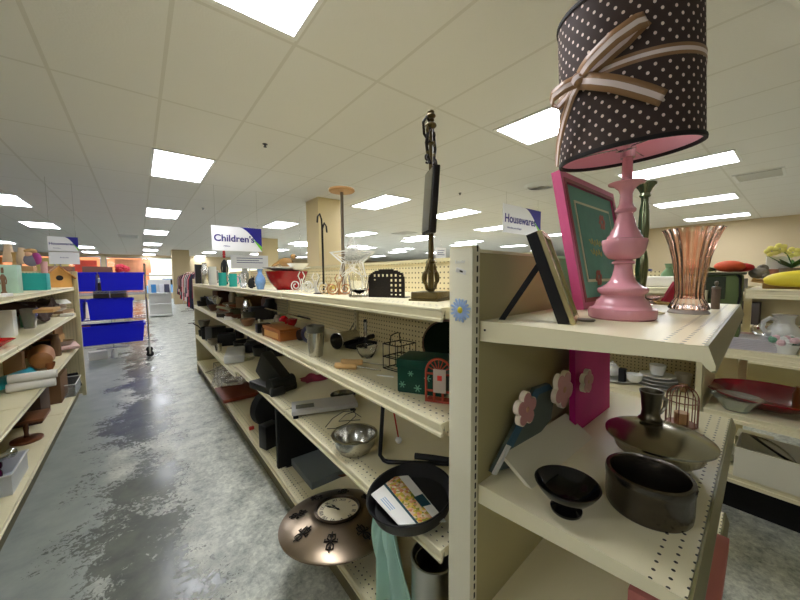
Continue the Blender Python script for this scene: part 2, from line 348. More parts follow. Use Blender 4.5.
for i,y in enumerate(SEC):
    u=MB().box(XB-XF-.03,XB-XF-.0125,y-.016,y+.016,0,H+.07,M_be)
    for k in range(50): u.box(XB-XF-.0306,XB-XF-.0299,y-.002,y+.002,.2+k*.0254,.213+k*.0254,M_dark)
    u.build('upright',g,smooth=False)
MB().box(0,.045,5.0,5.03,0,H-.02,M_be).box(0,XB-XF+.02,5.03,5.045,0,Z1,M_be).build('end_post',g,smooth=False)
# far side of the same gondola (other aisle)
for i in range(4):
    a,b=SEC[i]+.004,SEC[i+1]-.004
    for z in (Z1,Z2,Z3,Z4):
        s=MB(); s.box(XB-XF+.014,1.0,a+.002,b-.002,z-.012,z,M_sh); s.box(1.0,1.012,a+.002,b-.002,z-.038,z+.001,M_sh); s.build('rear_shelf',g,smooth=False)
# left gondola
XL=-.60
g=T('gondola_shelving','cream gondola of thrift goods left of the aisle','shelving unit',(XL,.6,0))
YE=4.85
for i in range(4):
    a,b=i*YE/4+.003,(i+1)*YE/4-.003
    pb=MB().box(-.512,-.49,a,b,.16,H+.06,M_peg); pb.build('back_panel',g,smooth=False)
    for z in (H-.10,H-.41,H-.80,Z4-.01):
        s=MB(); s.box(-.488,-.014,a+.002,b-.002,z-.012,z,M_sh); lipbox(s,a+.002,b-.002,z,-1); s.build('shelf' if z>.4 else 'base_shelf',g,smooth=False)
    MB().box(-.05,-.035,a,b,.002,Z4-.024,mat('kick_grey')).build('kick_plate',g,smooth=False)
MB().box(-.49,.0,YE+.002,YE+.022,.02,H+.075,M_pegx).build('end_panel',g,smooth=False)
MB().box(.0,.035,YE-.02,YE+.035,0,H+.085,M_be).box(-.50,0,YE+.022,YE+.03,H+.06,H+.085,M_be).build('upright',g,smooth=False)
# ------------------------------------------------------------------ end-cap unit
ec=T('end_cap_shelving','beige end-cap shelving unit with slotted upright holding the pink lamp','shelving unit',(.642,.514,0),math.radians(3.0))
W=1.085
for x in (0,W-.032):
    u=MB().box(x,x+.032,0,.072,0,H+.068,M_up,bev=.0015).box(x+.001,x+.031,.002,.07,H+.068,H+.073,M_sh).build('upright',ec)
    s=MB()
    for k in range(56): s.box(x+.018,x+.0235,-.0006,.0005,.06+k*.0258,.076+k*.0258,M_dark)
    s.build('slot_strip',u,smooth=False)
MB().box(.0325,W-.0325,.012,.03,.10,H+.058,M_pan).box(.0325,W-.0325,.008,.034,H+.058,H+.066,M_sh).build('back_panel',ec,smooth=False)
EZ=[H-.116,H-.553,H-.934]
D=-.424
M_yz=Matrix(((0,0,1,0),(1,0,0,0),(0,1,0,0),(0,0,0,1)))
for z in EZ:
    s=MB(); s.box(.036,W-.012,D+.004,-.002,-.014,0,M_shy)
    sh=s.build('shelf',ec,loc=(0,0,z),smooth=False)
    for x in (.034,W-.013):
        MB().prism([(-.001,0),(-.001,-.052),(-.05,-.050),(D+.02,-.026),(D+.004,-.026),(D+.003,0)],x,x+.003,M_sh,M_yz).build('bracket',sh)
    lp=MB(); lp.prism([(D+.003,.001),(D-.002,.001),(D-.013,-.034),(D-.013,-.040),(D-.008,-.040),(D-.004,-.034),(D+.003,-.012)],.032,W-.008,M_lip,M_yz)
    lp.prism([(D+.03,-.0),(D-.002,.0012),(D-.012,-.029),(D-.012,-.036),(D-.007,-.039),(D-.001,-.034),(D+.005,-.026),(D+.03,-.026)],.0318,.0338,M_sh,M_yz)
    lp.build('price_channel',sh,smooth=False)
MB().box(.036,W-.012,-.42,-.002,.14,.155,M_sh).box(.036,W-.012,-.40,-.385,0,.139,M_be).build('base_shelf',ec,smooth=False)
MB().box(.0325,.0338,-.018,-.013,EZ[0]-.025,EZ[0]-.02,M_dark).build('screw',ec)
# maker's stamp and price sticker on the left face of the upright
text('Lozier',.013,M_white,ec,(-.0008,.037,H+.035),(PI/2,0,-PI/2),'maker_stamp',.0004)
MB().box(-.0008,-.0002,.020,.052,-.006,.006,M_paper,TR(0,0,H+.000)@RX(.3)).build('price_sticker',ec)
MB().box(-.0012,-.0008,.030,.040,-.002,.002,M_dark,TR(0,0,H+.000)@RX(.3)).build('sticker_print',ec)
# daisy
p,_=at(461,310,X=.640)
d=T('daisy_magnet','pale blue daisy magnet with yellow centre on the end upright','decoration',(p.x-.002,p.y,p.z),math.radians(2.5))
q=MB(); Mb=mat('daisy_petal',(170,195,235),.4,var=.25,vscale=120)
for k in range(17):
    a=2*PI*k/17; r=.030+.003*(k%2)
    q.prism([(.006,-.0012),(.016,-.0034),(r-.004,-.003),(r,0),(r-.004,.003),(.016,.0034),(.006,.0012)],0,.0015+.0008*(k%2),Mb,RY(-PI/2)@RZ(a+.1))
q.build('petals',d); MB().sph((-.002,0,0),.0085,mat('daisy_centre',(225,205,40),.5,bump=.6,bscale=600),16,(.4,1,1)).build('flower_centre',d)
# ------------------------------------------------------------------ placing helpers
def S(px,py,z):
    p,k=at(px,py,z=z); c=math.cos(math.atan((px-400)/F)); return p,k,k*c
def one(mb,name,label,cat,loc,rz=0,group=None,rot=None,**kw):
    o=mb.build(name,loc=loc,rot=rot if rot else (0,0,rz),**kw); return tag(o,label,cat,group)
def strip(mb,pts,wd,w,mats):
    """cloth ribbon along pts, wd = list of across vectors, stripes of mats"""
    n=len(mats); L=len(pts)-1
    for s in range(n):
        a=-.5+s/n; b=-.5+(s+1)/n
        def fn(u,v,a=a,b=b):
            i=min(L,int(round(u*L))); return Vector(pts[i])+Vector(wd[i])*w*(a+(b-a)*v)
        mb.grid(fn,L,1,mats[s])
# ------------------------------------------------------------------ end-cap, top shelf
z0=EZ[0]
# lamp
p,k,kc=S(621,318,z0)
lamp=T('table_lamp','pink turned table lamp with brown polka dot drum shade and ribbon bow','lamp',(p.x,p.y,z0))
pr=[(107,515),(113,510),(115,488),(111,478),(98,474),(92,466),(86,452),(74,442),(71,430),(82,422),(85,413),(82,405),(70,401),(54,392),(44,380),(35,360),(30,335),(30,322),(40,318),(38,312),(27,306),(50,300),(63,286),(71,268),(74,250),(76,240),(74,234),(60,231),(58,224),(50,215),(47,205),(38,192),(31,165),(26,150),(25,142),(34,136),(35,128),(28,121),(22,108),(20,75),(26,60),(42,46),(60,40),(61,36),(30,30),(18,24),(17,-55)]
s_=k/3.158
MB().lathe([(0,0)]+[(r*s_*.80,(515-y)*s_*.87) for r,y in pr]+[(0,(515+55)*s_*.87)],M_pink,48).build('base',lamp)
SB,SH=.418,.335
M_sd=mat('shade_polka',(62,46,42),.75); nt=M_sd.node_tree; b=nt.nodes['Principled BSDF']
tc=N(nt,'ShaderNodeTexCoord'); sp=N(nt,'ShaderNodeSeparateXYZ'); nt.links.new(tc.outputs['Object'],sp.inputs[0])
u_=MA(nt,'MULTIPLY',MA(nt,'DIVIDE',MA(nt,'ARCTAN2',sp.outputs[1],sp.outputs[0]),2*PI),34); v_=MA(nt,'DIVIDE',sp.outputs[2],.0292)
a_=MA(nt,'SUBTRACT',MA(nt,'FRACT',MA(nt,'ADD',u_,v_)),.5); b_=MA(nt,'SUBTRACT',MA(nt,'FRACT',MA(nt,'SUBTRACT',MA(nt,'ADD',u_,200),v_)),.5)
k_=MA(nt,'LESS_THAN',MA(nt,'SQRT',MA(nt,'ADD',MA(nt,'MULTIPLY',a_,a_),MA(nt,'MULTIPLY',b_,b_))),.165)
mx=N(nt,'ShaderNodeMix',data_type='RGBA'); nt.links.new(k_,mx.inputs[0]); mx.inputs[6].default_value=lin((66,50,45)); mx.inputs[7].default_value=lin((240,222,210)); nt.links.new(mx.outputs[2],b.inputs['Base Color'])
RB,RT=.151,.144
def rs(z): return RB+(RT-RB)*z/SH
q=MB(); n=96
q.grid(lambda u,v:(rs(v*SH)*math.cos(2*PI*u),rs(v*SH)*math.sin(2*PI*u),v*SH),n,6,M_sd)
shade=q.build('lamp_shade',lamp,loc=(-.002,.004,SB),rot=(math.radians(-.5),math.radians(-7.5),0))
q=MB(); q.grid(lambda u,v:((rs(v*SH)-.002)*math.cos(2*PI*u),(rs(v*SH)-.002)*math.sin(2*PI*u),v*SH),n,4,mat('shade_lining',(240,185,195),.6)); q.build('lining',shade)
for z,r in ((.003,RB+.0005),(SH-.003,RT+.0005)): MB().lathe([(r-.004,z-.004),(r+.0022,z-.004),(r+.0028,z),(r+.0022,z+.0045),(r-.004,z+.0045)],mat('trim_black',(22,17,16),.7),n,closed=True).build('shade_trim',shade)
q=MB()
for a in range(3): q.tube([(0,0,.02),(.5*RB*math.cos(a*2.094),.5*RB*math.sin(a*2.094),.018),((RB-.004)*math.cos(a*2.094),(RB-.004)*math.sin(a*2.094),.012)],.0016,M_chrome,6)
q.lathe([(.018,.014),(.022,.014),(.022,.024),(.018,.024)],M_chrome,24,closed=True); q.build('shade_spider',shade)
MB().lathe([(0,-.005),(.016,-.005),(.017,.02),(.014,.03),(.014,.045),(0,.045)],M_chrome,20).sph((0,0,.07),.024,M_white,20,(1,1,1.2)).build('socket_and_bulb',lamp,loc=(0,0,571*s_*.87))
Mt=mat('ribbon_tan',(150,112,76),.35); Mw=mat('ribbon_cream',(232,214,208),.35)
q=MB(); zb=SH*.50
for a0,a1,mm in ((-.011,-.004,Mt),(-.004,.004,Mw),(.004,.011,Mt)):
    q.grid(lambda u,v,a0=a0,a1=a1:((rs(zb)+.002)*math.cos(2*PI*u),(rs(zb)+.002)*math.sin(2*PI*u),zb+a0+(a1-a0)*v),n,1,mm)
q.build('ribbon_band',shade)
# bow, laid on the shade round angle ph
ph=math.radians(163)
def sp_(u,v,o): 
    a=ph+u/RB; z=zb+v; r=rs(z)+o; return Vector((r*math.cos(a),r*math.sin(a),z))
q=MB()
def rib(path,w,twist=None):
    pts=[sp_(*t) for t in path]; wd=[]
    for i in range(len(pts)):
        a=pts[max(0,i-1)]; b=pts[min(len(pts)-1,i+1)]; t=(b-a).normalized(); nrm=Vector((pts[i].x,pts[i].y,0)).normalized()
        wv=nrm.cross(t); 
        if wv.length<.2: wv=wd[-1] if wd else Vector((0,0,1))
        wv.normalize()
        if wd and wv.dot(wd[-1])<0: wv=-wv
        wd.append(wv)
    strip(q,pts,wd,w,[Mt,Mw,Mt])
def lerp(a,b,t): return a+(b-a)*t
def loop(du,dv,w,rise=.03):
    P=[]
    for i in range(25):
        t=i/24; s=math.sin(PI*t); side=math.cos(PI*t)
        P.append((du*s,dv*s+side*-.0,.004+rise*(.5-.5*math.cos(2*PI*t))*.5+(.012 if t<.5 else .0)*s+.004*t))
    # out along the top, back underneath
    rib(P,w)
def ribline(pts,w):
    out=[]
    for i in range(len(pts)-1):
        for j in range(6):
            t=j/6; out.append(tuple(lerp(pts[i][c],pts[i+1][c],t) for c in range(3)))
    out.append(pts[-1]); rib(out,w)
ribline([(0,.006,.010),(.03,.018,.026),(.075,.040,.034),(.108,.056,.026),(.124,.062,.012)],.032)
ribline([(.124,.062,.012),(.09,.036,.008),(.05,.016,.007),(0,0,.006)],.028)
ribline([(0,0,.010),(-.02,-.004,.03),(-.042,-.012,.042),(-.060,-.022,.036),(-.066,-.028,.016)],.030)
ribline([(-.066,-.028,.016),(-.045,-.018,.008),(0,0,.006)],.028)
ribline([(0,-.002,.012),(.03,-.018,.020),(.07,-.042,.018),(.11,-.068,.012),(.152,-.094,.008)],.034)
ribline([(0,-.002,.010),(-.015,-.03,.018),(-.035,-.075,.022),(-.060,-.125,.020),(-.075,-.170,.018)],.026)
q.build('bow',shade,thick=.0008)
q=MB(); c=sp_(0,0,.014); Mk=Matrix.Translation(c)@RZ(ph)@RX(.5)
q.sph((0,0,0),1,Mt,14); 
for v in q.bm.verts: v.co=Mk@Vector((v.co.x*.011,v.co.y*.013,v.co.z*.017))
a=MB(); q.grid(lambda u,v:Mk@Vector((.0122*math.cos(PI*(u-.5)),.012*math.sin(PI*(u-.5))*1.0,(v-.5)*.012)),10,2,Mw)
q.build('bow_knot',shade)
q=MB(); q.tube([(.07,-.02,.006),(.12,-.035,.005),(.17,-.03,.005),(.19,.0,.005),(.165,.03,.005)],.003,mat('cord_gold',(222,196,140),.3),8); q.box(.155,.178,.03,.055,0,.014,M_white,bev=.003); q.build('power_cord',lamp,rot=(0,0,-.15))

# easel backed photo frame
p,_=at(573,325,z=z0)
fr=T('photo_frame','black backed tabletop photo frame leaning on its strut leg','photo frame',(p.x,p.y,z0),math.radians(20))
q=MB(); A=RX(math.radians(-19.5)); wd,ht=.16,.235
q.box(0,wd,.004,.030,0.0,ht,M_blk,A); q.build('frame_body',fr)
q=MB(); gold=mat('frame_champagne',(205,190,140),.25,.7)
for a,b,c,d in ((0,wd,0,.014),(0,wd,ht-.014,ht),(0,.014,.014,ht-.014),(wd-.014,wd,.014,ht-.014)): q.box(a,b,-.006,.005,c,d,gold,A)
q.build('front_moulding',fr); MB().box(.0145,wd-.0145,.0,.0035,.0145,ht-.0145,mat('photo_green',(110,135,80),.15,var=.5,vscale=18),A).build('photo',fr)
q=MB(); t0=Vector((.028,.030,.158)); t0=A@t0; f=Vector((.015,.165,.0))
d=(f-t0); q.prism([(-.006,0),(.020,0),(.032,.09),(.024,.183),(.002,.183),(-.012,.09)],-.007,.007,M_blkm,Matrix.Translation(t0)@d.to_track_quat('Y','Z').to_matrix().to_4x4()); q.build('strut_leg',fr)
# pink framed teal print
a0,_=at(570,309,z=z0); rb,_=at(617,184,Y=.545)
tl,_=at(566,175,Y=.545)
ht=math.hypot(tl.z-z0,.09); wd=max(.3,rb.x-a0.x-.02); lean=math.asin(.09/ht)
fr=T('framed_print','large pink framed teal print leaning behind the pink lamp','picture',(a0.x-.01,.455,z0),math.radians(1.5))
A=RX(-lean); pk=mat('frame_pink',(206,84,132),.35); cr=mat('frame_crimson',(150,40,62),.4)
q=MB()
for a,b,c,d in ((0,wd,0,.035),(0,wd,ht-.035,ht),(0,.035,.035,ht-.035),(wd-.035,wd,.035,ht-.035)): q.box(a,b,-.012,.018,c,d,pk,A)
q.build('frame',fr)
q=MB()
for a,b,c,d in ((.020,wd-.020,.022,.036),(.020,wd-.020,ht-.036,ht-.022),(.020,.036,.036,ht-.036),(wd-.036,wd-.020,.036,ht-.036)): q.box(a,b,-.0135,-.011,c,d,cr,A)
q.build('inner_moulding',fr)
MB().box(.0355,wd-.0355,-.004,.0,.0355,ht-.0355,mat('mount_teal',(108,172,158),.5),A).build('mount',fr)
q=MB(); q.box(.09,wd-.09,-.007,-.0045,.09,ht-.09,mat('print_border',(222,224,196),.5),A); q.box(.10,wd-.10,-.0085,-.0065,.10,ht-.10,mat('print_teal',(92,156,142),.5,var=.25,vscale=20),A)
fl=mat('print_rose',(190,110,105),.5)
for (x,z,r) in ((wd*.62,ht*.68,.034),(wd*.36,ht*.22,.03)):
    for i in range(6): q.sph(tuple(A@Vector((x+r*.6*math.cos(i*1.05),-.009,z+r*.6*math.sin(i*1.05)))),r*.45,fl,8,(1,.08,1))
q.build('print',fr)
for zz,sx in ((.50,.10),(.44,.07),(.32,.09)):
    pass
q=MB(); gd=mat('print_script',(205,200,130),.5)
for r_,(zz,n_) in enumerate(((ht*.50,5),(ht*.42,4))):
    pts=[]
    for i in range(n_*12+1): 
        t=i/12*2*PI; pts.append(A@Vector((wd*.30+i*.0021-.006*math.sin(t)*.6,-.0095,zz+.010*math.sin(t+.6)*(1.3 if (i//12)%2 else .8))))
    q.tube(pts,.0013,gd,4)
q.build('script_line',fr)
# candlestick, vase, jar, dish
p,k,kc=S(640,304,z0)
q=MB(); s_=k/3.158; P=[(30,440),(32,430),(20,418),(14,400),(18,370),(22,330),(20,300),(13,268),(12,255),(17,245),(19,200),(17,150),(12,125),(13,112),(20,106),(16,98),(24,84),(36,74),(37,68),(30,66),(22,76),(0,78)]
cs=mat('candlestick_green',(128,136,104),.2,.8,var=.35,vscale=14)
one(q.lathe([(0,0)]+[(r*s_*.78,(440-y)*s_) for r,y in P],cs,28),'candlestick','tall silvery green candlestick standing behind the pink lamp','candlestick',(p.x,p.y,z0))
p,k,kc=S(688,313,z0)
M_pg=mat('peach_glass',(255,222,203),.02,0,.97,1.33); h=.232; s=kc*.93
def fl(a,z): return 1+.035*math.cos(20*a)*(.35+.65*min(1,max(0,z/h)))
def flr(a,z): return fl(a,z)
nt=M_pg.node_tree; tc=N(nt,'ShaderNodeTexCoord'); sp=N(nt,'ShaderNodeSeparateXYZ'); nt.links.new(tc.outputs['Object'],sp.inputs[0])
w_=MA(nt,'COSINE',MA(nt,'MULTIPLY',MA(nt,'ARCTAN2',sp.outputs[1],sp.outputs[0]),20)); w_=MA(nt,'ADD',MA(nt,'MULTIPLY',w_,.5),.5)
mx=N(nt,'ShaderNodeMix',data_type='RGBA'); nt.links.new(w_,mx.inputs[0]); mx.inputs[6].default_value=lin((255,244,236)); mx.inputs[7].default_value=lin((252,204,184)); nt.links.new(mx.outputs[2],nt.nodes['Principled BSDF'].inputs['Base Color'])
bp=N(nt,'ShaderNodeBump'); bp.inputs['Strength'].default_value=.45; bp.inputs['Distance'].default_value=.006; nt.links.new(w_,bp.inputs['Height']); nt.links.new(bp.outputs[0],nt.nodes['Principled BSDF'].inputs['Normal'])
out=[(0,0),(22,0),(23,.004),(21,.014),(17,.03),(16,.045),(16.5,.07),(18.5,.11),(21,.15),(25.5,.19),(30,.218),(33.5,.232)]
o_=[(r*s*1.0,z) for r,z in out]; i_=[(max(0,r-.0045),z+(.02 if z<.02 else 0)) for r,z in reversed(o_) if z>.014]
i_=i_+[(0,.034)]
vz=T('vase','fluted peach glass vase on the end shelf right of the lamp','vase',(p.x,p.y,z0))
MB().lathe([(r,z+.0125) for r,z in o_+i_],M_pg,216,fl=flr).build('body',vz); MB().lathe([(0,0),(23*s,0),(23.5*s,.004),(20*s,.011),(0,.0122)],mat('foot_glass',(250,238,228),.15,0,.5,1.2),48).build('clear_foot',vz)
p,k,kc=S(715,309,z0); w=4.6*kc
jar=T('wooden_jar','small brown jar with knobbed lid behind the peach vase','jar',(p.x,p.y,z0))
MB().lathe([(0,0),(w,0),(w*1.02,.002),(w*1.02,20*k),(0,20*k)],mat('jar_brown',(125,105,88),.5,var=.2),24).build('body',jar)
MB().lathe([(0,20.1*k),(w*1.08,20.1*k),(w*1.05,22*k),(w*.3,22.6*k),(w*.3,23.5*k),(w*.55,25.5*k),(w*.4,27.5*k),(0,28*k)],M_steeld,20).build('lid',jar)
p,k,kc=S(652,304,z0); r=12*kc
one(MB().lathe([(0,0),(r*.5,0),(r*.55,.004),(r*.3,.010),(r*.9,.026),(r,.034),(r*.94,.034),(r*.8,.026),(0,.014)],mat('smoky_glass',(235,205,200),.05,0,.85,1.4),32),'glass_dish','small smoky pink footed glass dish between lamp and vase','dish',(p.x,p.y,z0))
p,k,kc=S(664,305,z0); q=MB()
q.tube([(0.0,0,.008),(.03,-.01,.007),(.07,.012,.006),(.06,.035,.012),(.02,.03,.010),(-.01,.012,.007),(.02,-.03,.006),(.075,-.022,.006)],.0042,mat('cord_clear_gold',(228,190,120),.15,0,.3),8)
one(q,'coiled_cord','coiled clear gold cord lying between lamp and vase','cord',(p.x-.02,p.y,z0))
p,k,kc=S(668,303,z0); q=MB(); q.prism([(0,0),(.07,.0),(.07,.085)],-.006,.006,mat('crimson_card',(190,18,58),.45),RX(PI/2))
one(q,'crimson_card','crimson triangular folded card standing behind the glass dish','card',(p.x-.02,p.y+.02,z0),-.4)
p,k,kc=S(586,321,z0)
one(MB().lathe([(0,0),(.018,0),(.021,.003),(.020,.005),(0,.004)],M_steeld,24).box(.017,.06,-.004,.004,.001,.004,M_steeld),'spoon','small dull grey spoon lying left of the pink lamp base','spoon',(p.x,p.y,z0),1.9)
# ------------------------------------------------------------------ end-cap, second shelf
z1=EZ[1]
p,k,kc=S(566,511,z1)
one(MB().lathe([(0,0),(.030,0),(.033,.003),(.034,.009),(.026,.014),(.018,.020),(.019,.026),(.030,.030),(.048,.040),(.060,.054),(.068,.066),(.070,.071),(.0665,.071),(.056,.056),(.044,.045),(.025,.037),(0,.034)],M_blkg,48),'footed_bowl','shiny black footed bowl at the front of the end shelf','bowl',(p.x,p.y,z1))
p,k,kc=S(647,507,z1); r=45.5*kc
md=mat('dark_hammered_metal',(92,86,78),.24,.95,var=.25,vscale=25,bump=.4,bscale=40)
one(MB().lathe([(0,0),(r*.93,0),(r*.97,.006),(r*.985,.02),(r*.985,.066),(r*1.0,.07),(r*1.01,.080),(r*.99,.088),(r*.90,.089),(r*.87,.084),(r*.87,.02),(r*.84,.012),(0,.010)],md,56),'metal_pot','dark hammered metal pot with thick rim right of the black bowl','pot',(p.x,p.y,z1))
p,k=at(658,436,z=z1+.075); kc=k*math.cos(math.atan(258/F)); r=57*kc
tu=T('covered_dish','silver covered serving dish with a low domed lid','serving dish',(p.x,p.y,z1))
ps=mat('polished_pewter',(172,168,152),.22,1,bump=.15,bscale=12)
MB().lathe([(0,0),(r*.45,0),(r*.47,.006),(r*.62,.014),(r*.80,.034),(r*.86,.058),(r*.92,.066),(r*.92,.069),(0,.069)],ps,56).build('dish',tu)
MB().lathe([(r*.97,.0695),(r*1.0,.072),(r*1.0,.077),(r*.93,.083),(r*.75,.092),(r*.5,.103),(r*.3,.109),(r*.14,.112),(0,.113)],ps,64).build('lid',tu)
mg=T('metal_mug','small pewter mug with curled handle standing on the silver lid','mug',(p.x+.008,p.y+.022,z1+.1135),-.4)
r=.027; MB().lathe([(0,0),(r*1.1,0),(r*1.15,.005),(r*.9,.012),(r*.82,.03),(r*.9,.05),(r*.98,.072),(r*1.1,.085),(r*1.14,.090),(r*1.04,.090),(r*.85,.07),(r*.7,.03),(0,.014)],mat('dark_pewter',(98,92,76),.3,1,var=.3,vscale=60),28).build('body',mg)
MB().tube([(r*.85,0,.068),(r*1.5,0,.070),(r*2.2,0,.056),(r*2.1,0,.032),(r*1.5,0,.016),(r*1.0,0,.018)],[.005,.006,.006,.005,.004,.004],M_steeld,8).build('handle',mg)
p,k,kc=S(681,424,z1)
cg=T('wire_lantern','small copper birdcage lantern behind the silver dish','lantern',(p.x,p.y,z1)); r=.046
cw=mat('copper_wire',(130,84,62),.3,.8); q=MB()
for i in range(6):
    a=i*PI/6; pts=[(r*math.cos(a)*c_,r*math.sin(a)*c_,z_) for c_,z_ in [(1,0),(1,.05),(1,.10)]+[(math.cos(t),.10+.045*math.sin(t)) for t in [j*PI/16 for j in range(1,16)]]+[(-1,.10),(-1,.05),(-1,0)]]
    q.tube(pts,.0018,cw,6)
for z in (.003,.09): q.tube([(r*math.cos(t*PI/12),r*math.sin(t*PI/12),z) for t in range(24)],.002,cw,6,True)
q.build('cage',cg); MB().lathe([(0,.001),(r*.95,.001),(r*.95,.004),(0,.004)],cw,24).lathe([(0,.005),(.022,.005),(.022,.045),(0,.045)],mat('candle_amber',(205,160,110),.4),20).build('candle_tray',cg)
# magenta canvas
a0,_=at(574,350,Y=.485); a1,_=at(612,400,Y=.475)
A=RX(-.03); cv=mat('canvas_magenta',(196,22,126),.6,var=.35,vscale=5)
mc=MB().box(0,a1.x-a0.x,-.0,.02,0,.41,cv,A); one(mc,'canvas','magenta painted canvas leaning at the back of the end shelf','canvas',(a0.x,.472,z1),.03)
# white board
bl,_=at(532,489,z=z1); tl,_=at(506,451,Y=.505); L=math.hypot(tl.z-z1,.505-bl.y); an=math.atan2(.505-bl.y,tl.z-z1)
br,_=at(594,434,z=z1)
one(MB().box(0,(br.x-bl.x)*.93,0,.010,0,L,mat('board_cream',(222,216,190),.55),RX(-an)),'blank_board','blank cream board propped at a slant behind the black bowl','board',(bl.x,bl.y,z1),.02)
# flower cut-out plaque
Yp=.497
fp=T('flower_plaque','blue and white wooden plaque with pink cut-out flowers leaning on the end panel','plaque',(.75,Yp+.012,z1))
def PX(px,py,dy=0):
    v,_=at(px,py,Y=Yp+dy); return (v.x-.75,v.z-z1)
bw=mat('plaque_blue',(58,96,118),.6,var=.3,vscale=9); Mxz=Matrix(((1,0,0,0),(0,0,1,0),(0,1,0,0),(0,0,0,1)))
c0=[PX(494,474),PX(520,424),PX(537,389),PX(551,384),PX(556,396),PX(553,420),PX(532,446),PX(512,474)]
mnz=min(v[1] for v in c0); c0=[(x,max(.0,z)) for x,z in c0]
MB().prism(c0,-.006,.006,mat('plaque_grey',(92,104,98),.6,var=.15),Mxz).build('board',fp)
MB().prism([PX(508,445),PX(536,390),PX(551,384.5),PX(554,389),PX(540,395),PX(514,448)],-.0085,-.0063,bw,Mxz).build('blue_band',fp)
MB().cyl((.10,-.0065,.14),(.10,-.047,.16),.006,M_white,n=8).build('flower_peg',fp)
MB().prism([PX(493,474.5),PX(508,445),PX(510.5,446),PX(496,474.5)],-.0145,-.0065,M_white,Mxz).build('white_edge',fp)
pf=mat('petal_pink',(205,146,142),.5); pe=mat('petal_cream',(244,228,205),.5)
for (fx,fy,rr,n_,rot) in ((529,410,.048,5,.3),(566,390,.060,5,1.0),(590,382,.042,5,.1)):
    cx_,cz_=PX(fx,fy,-.055); pts=[]
    for i in range(60):
        t=2*PI*i/60; r=rr*(.62+.38*abs(math.cos(n_*(t-rot)/2))**.6); pts.append((cx_+r*math.cos(t),cz_+r*math.sin(t)))
    f_=MB(); f_.prism(pts,-.062,-.048,pe,Mxz); f_.prism([(cx_+(x-cx_)*.93,cz_+(z-cz_)*.93) for x,z in pts],-.0635,-.062,pf,Mxz); fo=f_.build('flower',fp)
    MB().sph((cx_,-.0635,cz_),rr*.17,mat('flower_button',(200,150,120),.5),12,(1,.4,1)).build('flower_centre',fo)
# shelf three
z2=EZ[2]
one(MB().box(0,.46,0,.18,0,.042,mat('salmon_card',(196,120,112),.6),bev=.003),'salmon_box','flat salmon box jutting over the lowest end shelf','box',(1.05,.090,z2),.05)
# ------------------------------------------------------------------ main gondola, top shelf
z=Z1
p,k,kc=S(431,300,z)
st=T('iron_ornament','tall bronze scroll ornament on a square base beside the end upright','ornament',(p.x,p.y,z),.35)
st.scale=(1,1,.885)
MB().box(-.062,.062,-.055,.055,0,.006,M_bronze).box(-.056,.056,-.05,.05,.006,.034,M_bronze,bev=.004).build('base',st)
q=MB(); q.tube([(0,0,.034),(0,0,.30),(0,0,.5),(0,0,.71)],[.011,.009,.007,.006],M_bronze,10)
for zz,r in ((.15,.018),(.30,.014),(.60,.013),(.665,.020),(.685,.012),(.700,.017),(.715,.012)): q.sph((0,0,zz),r,M_bronze,12,(1,1,.6))
q.build('post',st)
for s in (-1,1):
    q=MB(); q.tube(spiral((s*.036,0,.080),.012,.046,-PI/2 if s>0 else -PI/2,(-PI/2+s*1.6*PI),26,'XZ'),.0055,M_bronze,8); q.tube([(s*.010,0,.160),(s*.024,0,.140),(s*.036,0,.115),(s*.045,0,.075),(s*.032,0,.045),(s*.012,0,.040)],.006,M_bronze,8); q.build('lower_scroll',st)
q=MB(); q.box(-.05,.05,.012,.034,.255,.505,mat('textured_iron',(34,28,26),.6,.3,bump=1,bscale=420),RZ(.75)@RX(.06),bev=.005)
q.build('panel_frame',st); MB().box(-.041,.041,.0345,.038,.265,.495,mat('mirror',(150,150,150),.05,1),RZ(.75)@RX(.06)).build('mirror_panel',st)
q=MB(); 
for s in (-1,1):
    q.tube([(0,0,.52),(s*.022,0,.545),(s*.034,0,.59),(s*.022,0,.635),(s*.004,0,.655)],.0055,M_iron,8); q.tube(spiral((s*.030,0,.535),.004,.018,0,s*2.6*PI,24,'XZ'),.004,M_iron,7)
    q.tube([(s*.01,0,.60),(s*.03,.01,.625),(s*.036,.01,.665),(s*.022,.005,.69),(s*.012,0,.675)],.0048,M_iron,8)
    for zz in (.56,.61,.64): q.sph((s*.026,0,zz),.012,M_bronze,8,(.5,.5,1.3))
q.build('upper_scroll',st)
# arched perforated holder
p0,_=at(369,297,z=z); p1,_=at(404,299,z=z); d=(p1-p0); w=.165; q=MB(); nx,nz=34,24; cw_=w/nx
for i in range(nx):
    for j in range(nz):
        x=(i+.5)*cw_; zz=(j+.5)*cw_; top=.075+.038*math.sqrt(max(0,1-((x-w/2)/(w/2))**2))
        if zz>top: continue
        hole=(i%4 in (1,2)) and (j%4 in (1,2)) and 2<i<nx-3 and j>1 and zz<top-.012 and (i>19 or zz>top-.035)
        if not hole: q.box(i*cw_,(i+1)*cw_,-.002,.002,j*cw_,(j+1)*cw_,M_iron)
hd=T('arched_holder','dark arched napkin holder punched with square holes','napkin holder',(p0.x,p0.y,z),math.atan2(d.y,d.x)+.25)
bmesh.ops.remove_doubles(q.bm,verts=q.bm.verts[:],dist=1e-5); q.build('punched_plate',hd,smooth=False); MB().box(0.001,w-.001,.0025,.05,0,.003,M_iron).build('foot',hd)
